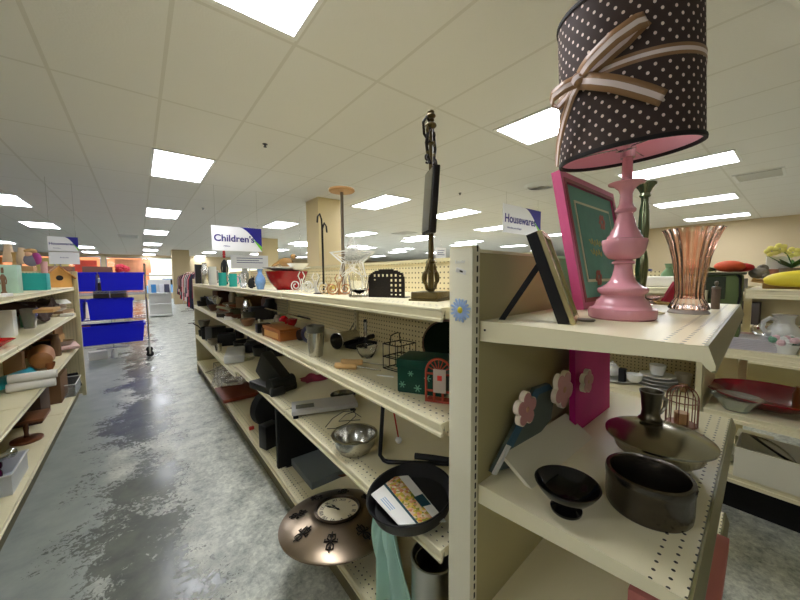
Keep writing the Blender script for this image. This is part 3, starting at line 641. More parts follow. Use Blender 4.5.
# wire star on legs
p,k,kc=S(353,294,z)
sr=T('wire_star','white wire star decoration standing on the top shelf','star decoration',(p.x,p.y,z),-.75); q=MB()
Ms=mat('star_wire',(250,248,240),.3); cz_=.165
def spt(R_,i,dy=0): a=PI/2+i*PI/5; r=R_ if i%2==0 else R_*.45; return (r*math.cos(a),dy,cz_+r*math.sin(a))
for dy in (-.012,.012):
    q.tube([spt(.112,i,dy) for i in range(10)],.0036,Ms,6,True); q.tube([spt(.082,i,dy) for i in range(10)],.0018,Ms,6,True)
for i in range(10): q.tube([spt(.105,i,-.012),spt(.105,i,.012)],.002,Ms,6); q.tube([spt(.105,i,0),spt(.03,(i+3)%10,0)],.0014,Ms,5)
random.seed(3)
for i in range(34):
    a=random.random()*6.28; r=.05*random.random(); q.tube([(r*math.cos(a),0,cz_+r*math.sin(a)),(.075*math.cos(a+.9)*random.random(),.01*random.uniform(-1,1),cz_+.075*math.sin(a+.9)*random.random())],.0012,Ms,4)
q.build('star',sr); q=MB()
for sx in (-1,1): q.tube([(sx*.03,0,cz_-.06),(sx*.04,0,.08),(sx*.05,-.02,.002)],.0028,Ms,6); q.tube([(sx*.03,.012,cz_-.06),(sx*.04,.03,.08),(sx*.045,.05,.002)],.0028,Ms,6)
q.build('leg_wires',sr)
p,k,kc=S(357,296,z)
one(MB().lathe([(0,0),(.04,0),(.042,.003),(.036,.03),(.045,.09),(.042,.09),(.033,.03),(0,.008)],M_glass,28,fl=lambda a,z:1+.03*math.cos(14*a)),'glass_tumbler','clear ribbed glass tumbler in front of the wire star','glass',(p.x-.02,p.y-.05,z))
# hooked pole stand
p,k,kc=S(324,295,z)
q=MB(); q.cyl((0,0,.003),(0,0,.34),.005,M_iron); q.lathe([(0,0),(.05,0),(.05,.004),(0,.006)],M_iron,24)
for s,hh in ((-1,.385),(1,.345)): q.tube([(0,0,.32),(s*.004,0,hh-.02),(s*.016,0,hh+.005),(s*.03,0,hh-.01),(s*.034,0,hh-.04)],.0042,M_iron,7)
one(q,'hook_stand','thin black iron stand with two hooks at its top','stand',(.72,at(324,300,X=.72)[0].y,z),.4)
# round topped pole
p,k,kc=S(342,294,z)
dp=T('pedestal_stand','tall tan pole with a flat round disc on top','stand',(p.x+.01,p.y+.0,z)); dp.scale=(1,1,.87); tn=mat('tan_metal',(176,134,84),.4,.3)
MB().lathe([(0,0),(.05,0),(.05,.006),(.012,.012),(.008,.02),(.0075,.555),(0,.556)],mat('pole_grey',(132,118,98),.4,.4),24).build('pole',dp); MB().lathe([(0,.5565),(.057,.5565),(.062,.562),(.060,.571),(.03,.574),(0,.574)],tn,36).build('disc',dp)
# wire easels / scrolls
def scroll(px,py,name,label,m,sz,rz,n2=2):
    p,k=at(px,300,X=.70); t=T(name,label,'wire stand',(p.x,p.y,z),rz); q=MB()
    for s in (-1,1):
        q.tube(spiral((s*sz*.55,0,sz*.55),sz*.12,sz*.5,PI/2,PI/2-s*3.4*PI,50,'XZ'),sz*.045,m,7)
        q.tube([(s*sz*.12,0,sz*1.7),(s*sz*.3,0,sz*1.35),(s*sz*.12,0,sz*1.0),(s*sz*.05,0,sz*.55),(s*sz*.02,0,sz*.05)],sz*.045,m,7)
    q.build('scroll_front',t); q=MB(); q.tube([(0,0,sz*1.1),(0,sz*.6,.004),(sz*.4,sz*.7,.003)],sz*.045,m,6); q.build('back_leg',t)
wt=mat('white_wire',(225,222,215),.35); cpw=mat('copper_wire2',(186,128,84),.3,.7)
scroll(302,297,'scroll_stand','white scrolled wire plate stand in front of the red bowl',wt,.066,-.9)
scroll(316,297,'scroll_stand','white scrolled wire plate stand beside the black hook stand',wt,.060,-.6)
scroll(339,296,'scroll_stand','copper wire scroll easel below the round topped pole',cpw,.055,-.7)
scroll(329,295,'scroll_stand','tan wire scroll easel just right of the black hook stand',mat('tan_wire',(205,180,130),.3,.5),.05,-.9)
# red bowl with white things piled
p,k,kc=S(288,293,z); r=25*k*.9
p=at(288,300,X=.775)[0]; p.x-=.04; p.y-=.12; r=.135
rb=T('red_bowl','big deep red ceramic bowl on the top shelf','bowl',(p.x+.04,p.y+.12,z))
MB().lathe([(0,0),(r*.5,0),(r*.55,.008),(r*.8,.05),(r*.93,.09),(r,.122),(r*.96,.122),(r*.88,.09),(r*.7,.04),(0,.02)],M_red,48).build('body',rb)
pw=MB().lathe([(0,0),(r*.5,0),(r*1.12,.022),(r*1.12,.026),(r*.5,.006),(0,.005)],M_wglz,40,fl=lambda a,z:1+.02*math.cos(10*a)); one(pw,'platter','white scalloped platter lying across the red bowl','platter',(p.x+.04,p.y+.12,z+.1225))
pw=MB().lathe([(0,0),(.03,0),(.07,.04),(.065,.04),(.028,.006),(0,.006)],M_wglz,28); one(pw,'small_bowl','small white bowl on the platter above the red bowl','bowl',(p.x+.07,p.y-.0,z+.129))
# bird
bb=MB(); bm_=mat('bird_brown',(150,112,58),.6,var=.4,vscale=30)
bb.sph((0,0,.045),.036,bm_,14,(1.5,.8,.85)); bb.sph((.055,0,.082),.019,bm_,12); bb.cyl((.070,0,.082),(.088,0,.079),.006,M_blk,.001,8); bb.prism([(-.04,.04),(-.11,.012),(-.10,.028),(-.045,.06)],-.012,.012,bm_,RX(PI/2)); bb.tube([(0,.008,.02),(.004,.009,.002),(.016,.01,.002)],.002,M_blk,6); bb.tube([(0,-.008,.02),(.004,-.009,.002),(.016,-.01,.002)],.002,M_blk,6)
one(bb,'bird_figurine','brown bird figurine perched on the platter over the red bowl','figurine',(p.x+.05,p.y+.16,z+.1375),-.9)
def simple(kind,name,label,cat,px,py,z,wpx,hpx,m,rz=0,dy=0,dx=0,group=None,m2=None,tilt=0):
    p,k,kc=S(px,py,z)
    if dx:
        v,k=at(px,py,X=p.x+dx); p=Vector((p.x,v.y,0)); kc=k*math.cos(math.atan((px-400)/F))
    w=wpx*kc/2; h=hpx*k; q=MB(); loc=(p.x+dx,p.y+dy,z)
    if px<450 and p.x>0 and any(abs(z-zz)<.2 for zz in (Z1,Z2,Z3,Z3-.075,Z4)):   # keep it on the gondola shelf it belongs to
        c_=math.cos(math.atan((px-400)/F)); r_=ray(px,300); X=loc[0]
        X=min(max(X,XF+.02+w*.8),XB-.03-w*.8); Y=X*r_.y/r_.x if dx or X!=loc[0] else loc[1]
        if Y>5.40: Y=5.40; X=max(Y*r_.x/r_.y,XF+.02+w*.7)
        kn=Y/r_.y; w*=kn/k; h*=kn/k; loc=(X,Y,z)
    if kind=='box': q.box(-w,w,-w*.8,w*.8,0,h,m,RY(tilt),bev=min(w,h)*.08)
    elif kind=='flat': q.box(-w,w,-w*.7,w*.7,0,h,m,RX(tilt),bev=min(w,h)*.1)
    elif kind=='slab': q.box(-w,w,-.02,.02,0,h,m,RX(tilt),bev=.003)
    elif kind=='cup': q.lathe([(0,0),(w*.7,0),(w*.75,h*.02),(w*.97,h*.95),(w,h),(w*.92,h),(w*.68,h*.08),(0,h*.06)],m,24)
    elif kind=='mug': q.lathe([(0,0),(w*.85,0),(w*.9,h*.03),(w*.9,h*.9),(w*.92,h),(w*.82,h),(w*.8,h*.1),(0,h*.08)],m,24); q.tube([(w*.85,0,h*.8),(w*1.3,0,h*.78),(w*1.5,0,h*.5),(w*1.2,0,h*.22),(w*.85,0,h*.2)],w*.09,m,8)
    elif kind=='jar': q.lathe([(0,0),(w*.9,0),(w,h*.05),(w,h*.7),(w*.7,h*.84),(w*.7,h),(0,h)],m,24)
    elif kind=='vase': q.lathe([(0,0),(w*.6,0),(w*.62,h*.03),(w,h*.35),(w*.9,h*.55),(w*.4,h*.78),(w*.45,h*.92),(w*.6,h),(w*.5,h),(w*.33,h*.9),(w*.33,h*.7),(0,h*.66)],m,24)
    elif kind=='bowl': q.lathe([(0,0),(w*.5,0),(w*.52,h*.05),(w*.85,h*.5),(w,h),(w*.94,h),(w*.78,h*.5),(w*.45,h*.12),(0,h*.1)],m,32)
    elif kind=='pan':
        q.lathe([(0,0),(w*.85,0),(w*.9,h*.1),(w,h),(w*.95,h),(w*.84,h*.15),(0,h*.12)],m,32); q.tube([(w*.97,0,h*.8),(w*1.5,0,h*1.1),(w*2.2,0,h*1.3)],w*.07,m2 or M_blk,8,flat=1.8)
    elif kind=='tray': q.lathe([(0,0),(w*.8,0),(w,h),(w*.97,h),(w*.78,h*.3),(0,h*.3)],m,36,sy=.7)
    elif kind=='figure':
        q.lathe([(0,0),(w*.9,0),(w*.9,h*.06),(w*.55,h*.1),(w*.6,h*.5),(w*.8,h*.66),(w*.3,h*.74),(0,h*.75)],m,16); q.sph((0,0,h*.83),w*.45,m2 or m,12,(1,1,1.1)); q.lathe([(w*.5,h*.87),(w*.4,h*.9),(w*.36,h),(0,h)],m2 or m,14)
        for s in (-1,1): q.tube([(s*w*.7,0,h*.64),(s*w*.95,-w*.2,h*.5),(s*w*.8,-w*.3,h*.36)],w*.2,m,8)
    elif kind=='plush':
        q.sph((0,0,h*.42),w*.8,m,14,(1,.9,h*.45/w/.8)); q.sph((w*.35,-w*.2,h*.78),w*.42,m,12)
        for s in (-1,1): q.sph((w*.35+s*w*.3,-w*.15,h*.95),w*.17,m,8); q.sph((s*w*.6,-w*.5,h*.18),w*.28,m,8)
    elif kind=='ball': q.sph((0,0,h/2),w,m,16,(1,1,h/2/w))
    elif kind=='rack':
        for i in range(9): q.tube([(-w+i*w/4,-w*.8,h*.5),(-w+i*w/4,w*.8,h*.5)],.0025,m,5)
        q.tube([(-w,-w*.8,h*.5),(w,-w*.8,h*.5),(w,w*.8,h*.5),(-w,w*.8,h*.5)],.004,m,6,True)
        for a in (-1,1):
            for b in (-1,1): q.tube([(a*w,b*w*.8,h*.5),(a*w,b*w*.8,0.003)],.004,m,6)
    elif kind=='cloth':
        q.grid(lambda u,v:((u-.5)*2*w+.1*w*math.sin(9*v),(v-.5)*1.6*w+.1*w*math.sin(7*u),max(.003,h*(.55+.45*math.sin(8*u+3*v)*math.cos(6*v))*math.sin(PI*min(max(u,.03),.97))*math.sin(PI*min(max(v,.03),.97)))),18,14,m)
    o=q.build(name,loc=loc,rot=(0,0,rz)); return tag(o,label,cat,group)
aq=mat('aqua_glaze',(50,175,165),.25)
simple('box','speaker_box','small black box at the far end of the top shelf','box',200,286,z,7,19,M_blk)
simple('jar','steel_tumbler','steel travel tumbler beside the small black box','tumbler',206,287,z,7,21,M_steel)
simple('mug','pitcher','white pitcher between steel tumbler and aqua mugs','pitcher',214,287,z,9,18,M_wglz)
simple('mug','mug','left one of two aqua mugs near the shelf end','mug',223.5,288,z,9,13,aq,group='aqua mugs')
simple('mug','mug','right one of two aqua mugs near the shelf end','mug',234,288.5,z,9,13,aq,group='aqua mugs')
simple('figure','nutcracker','red topped black figurine rising behind the aqua mugs','figurine',232,285,z,7,33,M_blk,m2=mat('figure_red',(185,22,30),.4),dy=.35)
simple('cup','glass','clear drinking glass right of the aqua mugs','glass',244,289,z,8,14,M_glass)
simple('plush','figurine','small dark animal figurine left of the blue vase','figurine',252,290,z,9,12,M_blkm)
simple('vase','vase','pale blue and white vase left of the red bowl','vase',261,291,z,11,20,mat('pale_blue',(120,160,205),.2,var=.4,vscale=30))
simple('box','radio','black radio behind the steel tumbler at the shelf end','radio',207,284,z,15,14,M_blkm,dy=.1,dx=.15)
simple('jar','jar','grey glass jar behind the dark animal figurine','jar',246,286,z,8,16,mat('grey_glass',(150,150,140),.2),dx=.14)
simple('cloth','lace_doily','crumpled pink and white cloth behind the aqua mugs','cloth',243,284,z,26,10,mat('pinkwhite',(230,180,185),.7,var=.3,vscale=30),dx=.16)
simple('bowl','glass_bowl','clear glass bowl behind the white scroll stands','bowl',312,291,z,18,14,M_glass,dx=.18,dy=.1)
# ------------------------------------------------------------------ second shelf
z=Z2
def cup_at(px,py): return S(px,py,z)
p,k,kc=S(316,356,z); r=9.2*kc
q=MB(); q.lathe([(0,0),(r*.72,0),(r*.76,.004),(r*.98,.118),(r,.122),(r*.95,.122),(r*.7,.01),(0,.008)],M_steel,32)
ct=T('steel_beaker','tall tapered steel beaker on the second shelf','beaker',(p.x,p.y,z)); q.build('beaker',ct)
MB().lathe([(r*.96,.1225),(r*1.02,.155),(r*.98,.155),(r*.92,.1225)],mat('mesh_grey',(120,118,105),.5,.6),32,closed=True).build('rim_collar',ct)
nv=mat('navy_enamel',(28,30,62),.3)
q=MB(); q.lathe([(0,-.035),(.052,-.035),(.056,-.03),(.056,.03),(.052,.035),(0,.035)],nv,32,RX(PI/2)@RZ(0)); q.lathe([(0,.0352),(.03,.0352),(.03,.038),(0,.038)],M_steel,24,RX(PI/2))
p,k,kc=S(312,352,z); one(q,'round_tin','navy round tin standing on edge behind the steel beaker','tin',(.80,at(311,300,X=.80)[0].y,z+.0575),-.9)
M90=RY(PI/2)
q=MB(); q.lathe([(0,-.08),(.040,-.08),(.042,-.076),(.046,.07),(.048,.078),(.044,.08),(.038,-.07),(0,-.072)],M_steel,32,M90); p,k,kc=S(340,349,z)
one(q,'steel_pitcher','polished steel cup lying on its side right of the beaker','cup',(p.x+.05,p.y+.02,z+.048),3.5)
q=MB(); q.box(-.09,.09,-.05,.05,0,.02,M_blkm,bev=.006); q.cyl((.0,.02,.03),(.10,-.01,.045),.014,M_blk); p,k,kc=S(338,352,z); one(q,'black_appliance','low black appliance on the second shelf under the steel cup','appliance',(p.x+.17,p.y+.05,z),.2)
q=MB()
for s in (-1,1): q.tube([(0,0,.012),(.05,s*.015,.05),(.12,s*.02,.11),(.15,s*.008,.14)],.0045,M_steeld,7,flat=1.6)
p,k,kc=S(333,345,z); one(q,'tongs','steel tongs propped up behind the steel cup','tongs',(p.x+.16,p.y+.12,z),.3)
q=MB(); q.box(-.009,.009,-.006,.006,0,.165,M_blkm,bev=.002); q.box(-.006,.006,-.008,-.0065,.07,.15,M_steel); p,k,kc=S(364,351,z); one(q,'upright_blade','narrow dark upright knife sharpener against the pegboard','sharpener',(p.x+.03,p.y+.03,z),-.6)
simple('bowl','glass_bowl','small clear glass bowl left of the wire rack','bowl',366,362,z,22,12,M_glass,dx=.05,dy=.05)
# wooden box
p,_=at(262,351,z=z); q=MB()
wb=T('wooden_box','orange brown wooden box at the front edge of the second shelf','box',(.655,at(277,300,X=.70)[0].y,z),.05); M_or=mat('orange_wood',(178,106,52),.4,var=.3,vscale=20)
MB().box(0,.13,-.15,.15,0,.058,M_or,bev=.003).build('body',wb); MB().box(-.003,.133,-.153,.153,.0585,.074,M_or,bev=.003).build('lid',wb); MB().box(-.0028,-.0005,-.12,.12,.012,.048,mat('box_panel',(222,168,96),.45,var=.2)).build('front_panel',wb)
# wooden handled tools
wh=mat('beech_handle',(222,180,118),.4,var=.1)
for i,(px,py,lb) in enumerate(((346,369,'nearer of two wooden handled rods on the second shelf'),(352,365,'farther of two wooden handled rods on the second shelf'))):
    p,k,kc=S(px,py,z); t=T('wooden_handled_rod',lb,'kitchen tool',(p.x,p.y,z+.014),-.95+.1*i,group='wooden handled rods')
    MB().lathe([(0,-.05),(.011,-.05),(.013,-.045),(.0125,0),(.0135,.045),(.010,.05),(0,.05)],wh,16,M90).build('handle',t); MB().cyl((.05,0,0),(.16,0,-.009),.0028,M_steel,n=8).build('rod',t)
p,k,kc=S(383,374,z); one(MB().box(-.035,.035,-.004,.004,0,.003,M_paper),'paper_tag','small white paper tag lying in front of the wire rack','tag',(p.x-.01,p.y-.03,z),-1.0)
# wire rack
p,k,kc=S(396,369,z); t=T('wire_caddy','black wire tiered caddy left of the green tin','wire rack',(p.x+.02,p.y+.0,z),.1); q=MB()
for zz in (.004,.055,.11): q.tube([(-.055,-.045,zz),(.055,-.045,zz),(.055,.045,zz),(-.055,.045,zz)],.0026,M_iron,6,True)
for x in (-.055,-.018,.018,.055):
    for y in (-.045,.045): q.tube([(x,y,.003),(x,y,.11)],.002,M_iron,6)
for x in (-.036,0,.036): q.tube([(x,-.045,.055),(x,.045,.055)],.0018,M_iron,5); q.tube([(x,-.045,.004),(x,.045,.004)],.0018,M_iron,5)
q.build('frame',t); MB().tube([(-.055,0,.11),(-.05,0,.15),(-.02,0,.157),(.0,0,.155),(.005,0,.11)],.0026,M_iron,6).build('handle',t)
# green tin
p0,_=at(397,392,z=z); t=T('green_tin','dark green snowflake tin with lid on the second shelf','tin',(p0.x,p0.y,z),-1.05); gm=mat('tin_green',(6,62,48),.3,.2,var=.2,vscale=12)
tw,td,th=.17,.13,.098
MB().box(0,tw,0,td,0,th,gm,bev=.008).build('body',t); MB().box(-.003,tw+.003,-.003,td+.003,th-.012,th+.02,gm,bev=.007).build('lid',t)
q=MB(); sf=mat('snowflake_print',(110,170,140),.4)
for x,zz,r in ((.02,.03,.012),(.05,.07,.010),(.075,.022,.013),(.11,.06,.012),(.145,.03,.010),(.15,.072,.008)):
    for i in range(3): q.box(-r,r,-.0012,-.0003,-.0016,.0016,sf,TR(x,0,zz)@RY(i*PI/3))
q.build('snowflake_print',t)
q=MB()
for x,zz,r in ((.025,.03,.012),(.06,.065,.012),(.10,.03,.012)):
    for i in range(3): q.box(-.0012,-.0003,-r,r,-.0016,.0016,sf,TR(0,x,zz)@RX(i*PI/3))
q.build('snowflake_print',t)
# rusty red ornament
p0,_=at(425,400,z=z); rr=mat('rust_red',(176,74,52),.5,.2,bump=.4,bscale=120)
t=T('iron_gate_ornament','rust red ironwork ornament with fan arches before the green tin','ornament',(p0.x-.008,p0.y-.012,z),-1.05); t.scale=(1.2,1,1.3); q=MB()
for ox in (0,.075):
    q.tube([(ox+.035+.034*math.cos(PI*i/16),0,.075+.034*math.sin(PI*i/16)) for i in range(17)],.003,rr,6)
    for i in range(1,8): q.tube([(ox+.035,0,.076),(ox+.035+.033*math.cos(PI*i/8),0,.076+.033*math.sin(PI*i/8))],.0016,rr,5)
    for x in (0.001,.023,.046,.069): q.tube([(ox+x,0,.002),(ox+x,0,.075)],.0035,rr,6)
    for zz in (.004,.03,.072): q.tube([(ox,0,zz),(ox+.07,0,zz)],.003,rr,6)
q.build('grille',t); MB().box(.022,.055,-.007,-.004,.028,.085,mat('tag_grey',(190,176,160),.5)).box(.033,.045,-.0085,-.0071,.058,.07,mat('tag_red',(225,60,50),.4)).build('plaque',t); MB().box(0,.145,.004,.035,0,.006,rr).build('base',t)
# dark plate on edge
p,k,kc=S(440,372,z); q=MB(); q.lathe([(0,0),(.07,0),(.10,.012),(.102,.014),(.07,.004),(0,.004)],mat('deep_green_glaze',(28,40,28),.15),40,RX(PI/2)); q.tube([(.103*math.cos(2*PI*i/40),-.013,.103*math.sin(2*PI*i/40)) for i in range(40)],.004,mat('plate_rim_brown',(120,88,66),.3),8,True)
one(q,'dark_plate','dark round tray standing on edge behind the green tin','tray',(1.02,p.y+.02,z+.106),-1.0)
# far clutter on second shelf
ol=mat('olive_pan',(70,68,46),.4,.4); br=mat('brown_lac',(96,52,36),.35); cop=mat('copper_pan',(150,88,66),.3,.7)
simple('ball','red_ornament','bright red shiny ball ornament on the second shelf','ornament',283,338,z,10,10,mat('red_gloss',(210,16,30),.12),dx=.2,dy=.0)
simple('bowl','red_dish','red enamel dish beside the red ball on the second shelf','dish',291,338,z,12,7,M_red,dx=.2,dy=.1)
q=MB(); q.lathe([(0,-.06),(.032,-.06),(.036,-.05),(.036,.05),(.03,.06),(0,.06)],M_blk,24,M90); p,k,kc=S(295,343,z); one(q,'black_canister','black cylinder lying between red dish and navy tin','canister',(p.x+.1,p.y+.05,z+.037),.1)
simple('box','small_clock','small tan mantel clock on the second shelf behind the wooden box','clock',277,334,z,12,8,mat('tan_small',(190,170,120),.5),dx=.06)
simple('pan','frying_pan','olive frying pan with handle toward the aisle on the far second shelf','frying pan',243,323,z,28,7,ol,2.4,m2=mat('steel_handle',(170,165,140),.3,.8),dx=.14)
simple('pan','frying_pan','copper toned frying pan behind the olive pan','frying pan',229,317,z,24,6,cop,2.2,dx=.16)
simple('pan','frying_pan','dark saucepan at the far end of the second shelf','frying pan',214,312,z,16,8,M_blkm,2.0,dx=.12)
simple('bowl','steel_bowl','shiny steel bowl atop the pans at the far second shelf','bowl',217,309,z+.09,12,6,M_steel,dx=.12)
simple('jar','dark_bottle','dark bottle standing at the back of the far second shelf','bottle',255,322,z,7,19,M_blk,dx=.28)
simple('jar','brown_crock','brown crock against the pegboard on the second shelf','crock',268,328,z,14,22,br,dx=.3)
simple('tray','wooden_tray','reddish wooden tray lying on the second shelf edge','tray',236,325,z,30,5,br,.8,dx=.05)
simple('cup','glass','small clear glass standing in the reddish wooden tray','glass',243,321,z+.02,6,9,M_glass,dx=.05)
simple('flat','black_radio_clock','black clock radio on the second shelf near the wooden box','clock radio',262,334,z,14,9,M_blk,dx=.03,dy=.25)
simple('mug','mug','white mug beside the black clock radio','mug',270,333,z,7,7,M_wglz,dx=.05,dy=.35)
simple('flat','woven_basket','brown woven basket at the back of the far second shelf','basket',250,318,z,24,16,mat('wicker',(120,92,58),.8,var=.4,vscale=60),.3,dx=.30,dy=.3)
simple('box','black_toaster','black toaster at the far end of the second shelf','toaster',205,310,z,9,9,M_blk,dx=.1)
simple('tray','striped_dish','brown dish with white stripes on the far second shelf','dish',222,320,z,16,3,mat('striped',(170,140,125),.4,var=.5,vscale=60),.6)

random.seed(5)
DK=[(30,28,26),(92,58,42),(60,58,44),(140,100,70),(44,44,48),(110,96,70),(24,24,26),(150,140,120)]
for i,(kd,nm,px,py,dx,w,h,c,lb) in enumerate([('pan','skillet',203,311,.06,13,5,0,'small black skillet at the very end of the second shelf'),('box','wooden_crate',222,312,.22,15,14,1,'brown wooden crate at the back of the far second shelf'),('jar','steel_jar',233,314,.24,9,15,7,'steel jar against the pegboard on the far second shelf'),
 ('flat','griddle',228,325,.04,20,4,0,'flat black griddle at the edge of the far second shelf'),('bowl','wooden_bowl',247,330,.06,16,7,3,'wooden bowl behind the clock radio on the second shelf'),('flat','bread_board',238,316,.18,26,7,5,'olive brown board leaning among the pans'),
 ('jar','dark_urn',270,330,.22,14,20,6,'dark urn beside the brown crock on the second shelf'),('box','dark_case',258,327,.14,18,13,4,'dark case behind the black clock radio'),('pan','saucepan',250,327,.12,17,9,2,'olive saucepan near the wooden bowl'),('bowl','brown_bowl',213,316,.05,12,6,1,'brown bowl at the front of the far second shelf'),
 ('jar','short_jar',277,333,.16,8,9,7,'short grey jar left of the red ball ornament'),('cup','brown_cup',264,338,.03,8,8,1,'brown cup behind the orange wooden box')]):
    simple(kd,nm,lb,nm.split('_')[-1],px,py,Z2,w,h,mat('clutter%d'%c,DK[c],.35,.2,var=.25,vscale=15),random.uniform(-.5,.5),dx=dx)
q=MB(); q.box(-.012,.012,-.14,.14,0,.006,M_steel); q.box(-.014,.014,-.26,-.14,-.002,.010,M_blk,bev=.003); p,k,kc=S(262,326,Z2); one(q,'long_knife','long steel spatula lying across the pans on the second shelf','spatula',(p.x+.16,p.y,Z2+.10),.9,rot=(.25,0,.9))
zf=Z3-.075
for i,(kd,nm,px,py,dx,w,h,c,lb) in enumerate([('pan','black_pan',199,334,.12,12,6,0,'black pan at the far end of the third shelf'),('box','dark_toaster',225,352,.10,18,12,6,'dark toaster in the middle of the far third shelf'),('jar','dark_pot',250,360,.12,16,12,4,'dark lidded pot behind the white appliance'),
 ('bowl','steel_basin',212,350,.02,14,6,7,'steel basin at the front of the far third shelf'),('pan','deep_pan',262,366,.14,24,9,0,'deep black pan behind the dark massager machine'),('box','black_box',275,370,.20,20,16,6,'black box at the back behind the dark massager machine')]):
    simple(kd,nm,lb,nm.split('_')[-1],px,py,zf if px<258 else Z3,w,h,mat('clutter%d'%c,DK[c],.35,.2,var=.25,vscale=15),random.uniform(-.5,.5),dx=dx)

def simple_at(kind,name,label,cat,x,y,z,w,h,m):
    """the same shapes given by place and true size in metres"""
    v=Vector((x,y,z-H)); q=R.transposed()@v; px,py=400+F*q.x/q.z,300+F*q.y/q.z; k=q.z/F; kc=k*math.cos(math.atan((px-400)/F))
    return simple(kind,name,label,cat,px,py,z,w/kc,h/k,m)

stl=M_steel
for i,(px,py,ang,L,dz,lb) in enumerate(((226,322,.3,.22,.09,'steel pan handle lying across the far second shelf'),(240,322,-.5,.26,.10,'long pale handle pointing to the aisle on the far second shelf'),(233,328,.1,.18,.03,'short steel spatula at the second shelf edge'),(252,333,-.3,.20,.03,'steel serving spoon beside the wooden bowl'))):
    p,k=at(px,py,X=.74); q=MB(); q.box(-L/2,L/2,-.010,.010,0,.006,stl,bev=.002); q.cyl((L/2-.01,0,.003),(L/2+.03,0,.003),.016,stl,n=12)
    one(q,'utensil',lb,'utensil',(.74,p.y,Z2+dz),ang+.9,rot=(.1,.2,ang+.9))
simple('bowl','steel_lid','bright steel lid on the dark pans at the far second shelf','bowl',213,304,Z2+.1,12,5,M_steel,dx=.08)  # loose steel pan lid, drawn with the bowl shape
simple('jar','chrome_pot','chrome coffee pot among the dark pans on the second shelf','coffee pot',247,322,Z2,9,15,M_chrome,dx=.16)
simple('flat','white_packet','white packet lying on the far second shelf','packet',230,330,Z2,12,3,M_paper,dx=.0)
simple('cup','steel_cup','small steel cup at the front edge of the third shelf','cup',216,356,Z3-.075,8,8,M_steel,dx=.02)
simple('tray','steel_tray','wide steel tray on the far third shelf','tray',240,362,Z3-.075,30,4,M_steel,dx=.04)
# ------------------------------------------------------------------ third shelf
z=Z3
p,k,kc=S(265,398,z)
t=T('black_device','dark folding foot massager machine at the left of the third shelf','appliance',(p.x+.03,p.y+.12,z),.25); dv=mat('device_black',(36,36,30),.45)
MB().box(-.02,.17,-.13,.16,0,.05,dv,bev=.012).build('foot_base',t)
MB().box(-.03,.05,-.17,.10,0,.18,dv,TR(.07,.10,.045)@RX(.55),bev=.014).build('body',t)
MB().cyl((-.02,-.10,.062),(.15,-.10,.062),.045,dv,n=28).build('roller',t); MB().cyl((-.03,-.13,.03),(.05,-.15,.03),.028,dv,n=20).cyl((-.034,-.1295,.03),(-.0305,-.1305,.03),.02,M_blk,n=20).build('lower_roller',t)
p,k,kc=S(312,392,z); 
simple('cloth','pink_cloth','crumpled dark pink cloth between black machine and kitchen scale','cloth',312,391,z,26,7,mat('dusky_pink',(168,60,84),.8),dx=.12)
# scale
p0,_=at(290,419,z=z); t=T('kitchen_scale','silver kitchen scale with grey display at the shelf edge','scale',(p0.x+.005,p0.y,z),-.10)
sl=mat('scale_silver',(198,198,196),.35,.4)
MB().box(0,.36,0,.15,.018,.045,sl,TR(0,-.02,0)@RZ(-.25),bev=.006).build('body',t)
MB().box(.022,.12,.03,.085,.0455,.047,mat('lcd_grey',(112,116,108),.25),TR(0,-.02,0)@RZ(-.25)).build('display',t)
for x,y in ((.02,.02),(.33,.02),(.02,.13),(.33,.13)): MB().cyl(TR(0,-.02,0)@RZ(-.25)@Vector((x,y,0)),TR(0,-.02,0)@RZ(-.25)@Vector((x,y,.0175)),.014,M_blk,n=16).build('foot',t)
sm=mat('dark_steel_bowl',(130,128,112),.2,1)
p,k,kc=S(330,404,z+.05); one(MB().lathe([(0,0),(.065,0),(.074,.006),(.080,.030),(.076,.030),(.070,.008),(0,.006)],sm,40),'scale_bowl','shallow steel pan sitting behind the kitchen scale display','bowl',(p.x+.16,p.y+.14,z))
# deep steel bowl
p,k,kc=S(349,453,z); r=23*kc*.96
one(MB().lathe([(0,0),(r*.62,0),(r*.72,.006),(r*.93,.040),(r*.97,.074),(r*1.06,.076),(r*1.06,.079),(r*.95,.079),(r*.9,.042),(r*.68,.010),(0,.006)],M_steel,48),'steel_bowl','deep stainless steel mixing bowl on the third shelf','bowl',(p.x+.03,p.y,z))
q=MB(); wr=M_blk
q.tube([(0,0,.005),(.02,-.05,.02),(.07,-.08,.04),(.13,-.06,.055),(.16,0,.05),(.13,.04,.03),(.08,.03,.01),(.18,-.02,.006)],.0018,wr,6); q.tube([(0,.02,.006),(.05,.04,.03),(.12,.05,.045),(.17,.03,.035),(.2,0,.008)],.0018,wr,6); q.cyl((.17,.03,.035),(.19,.045,.04),.005,wr,n=8)
p,k,kc=S(330,432,z); one(q,'cable','thin black cable looping between the scale and steel bowl','cable',(p.x,p.y+.03,z))
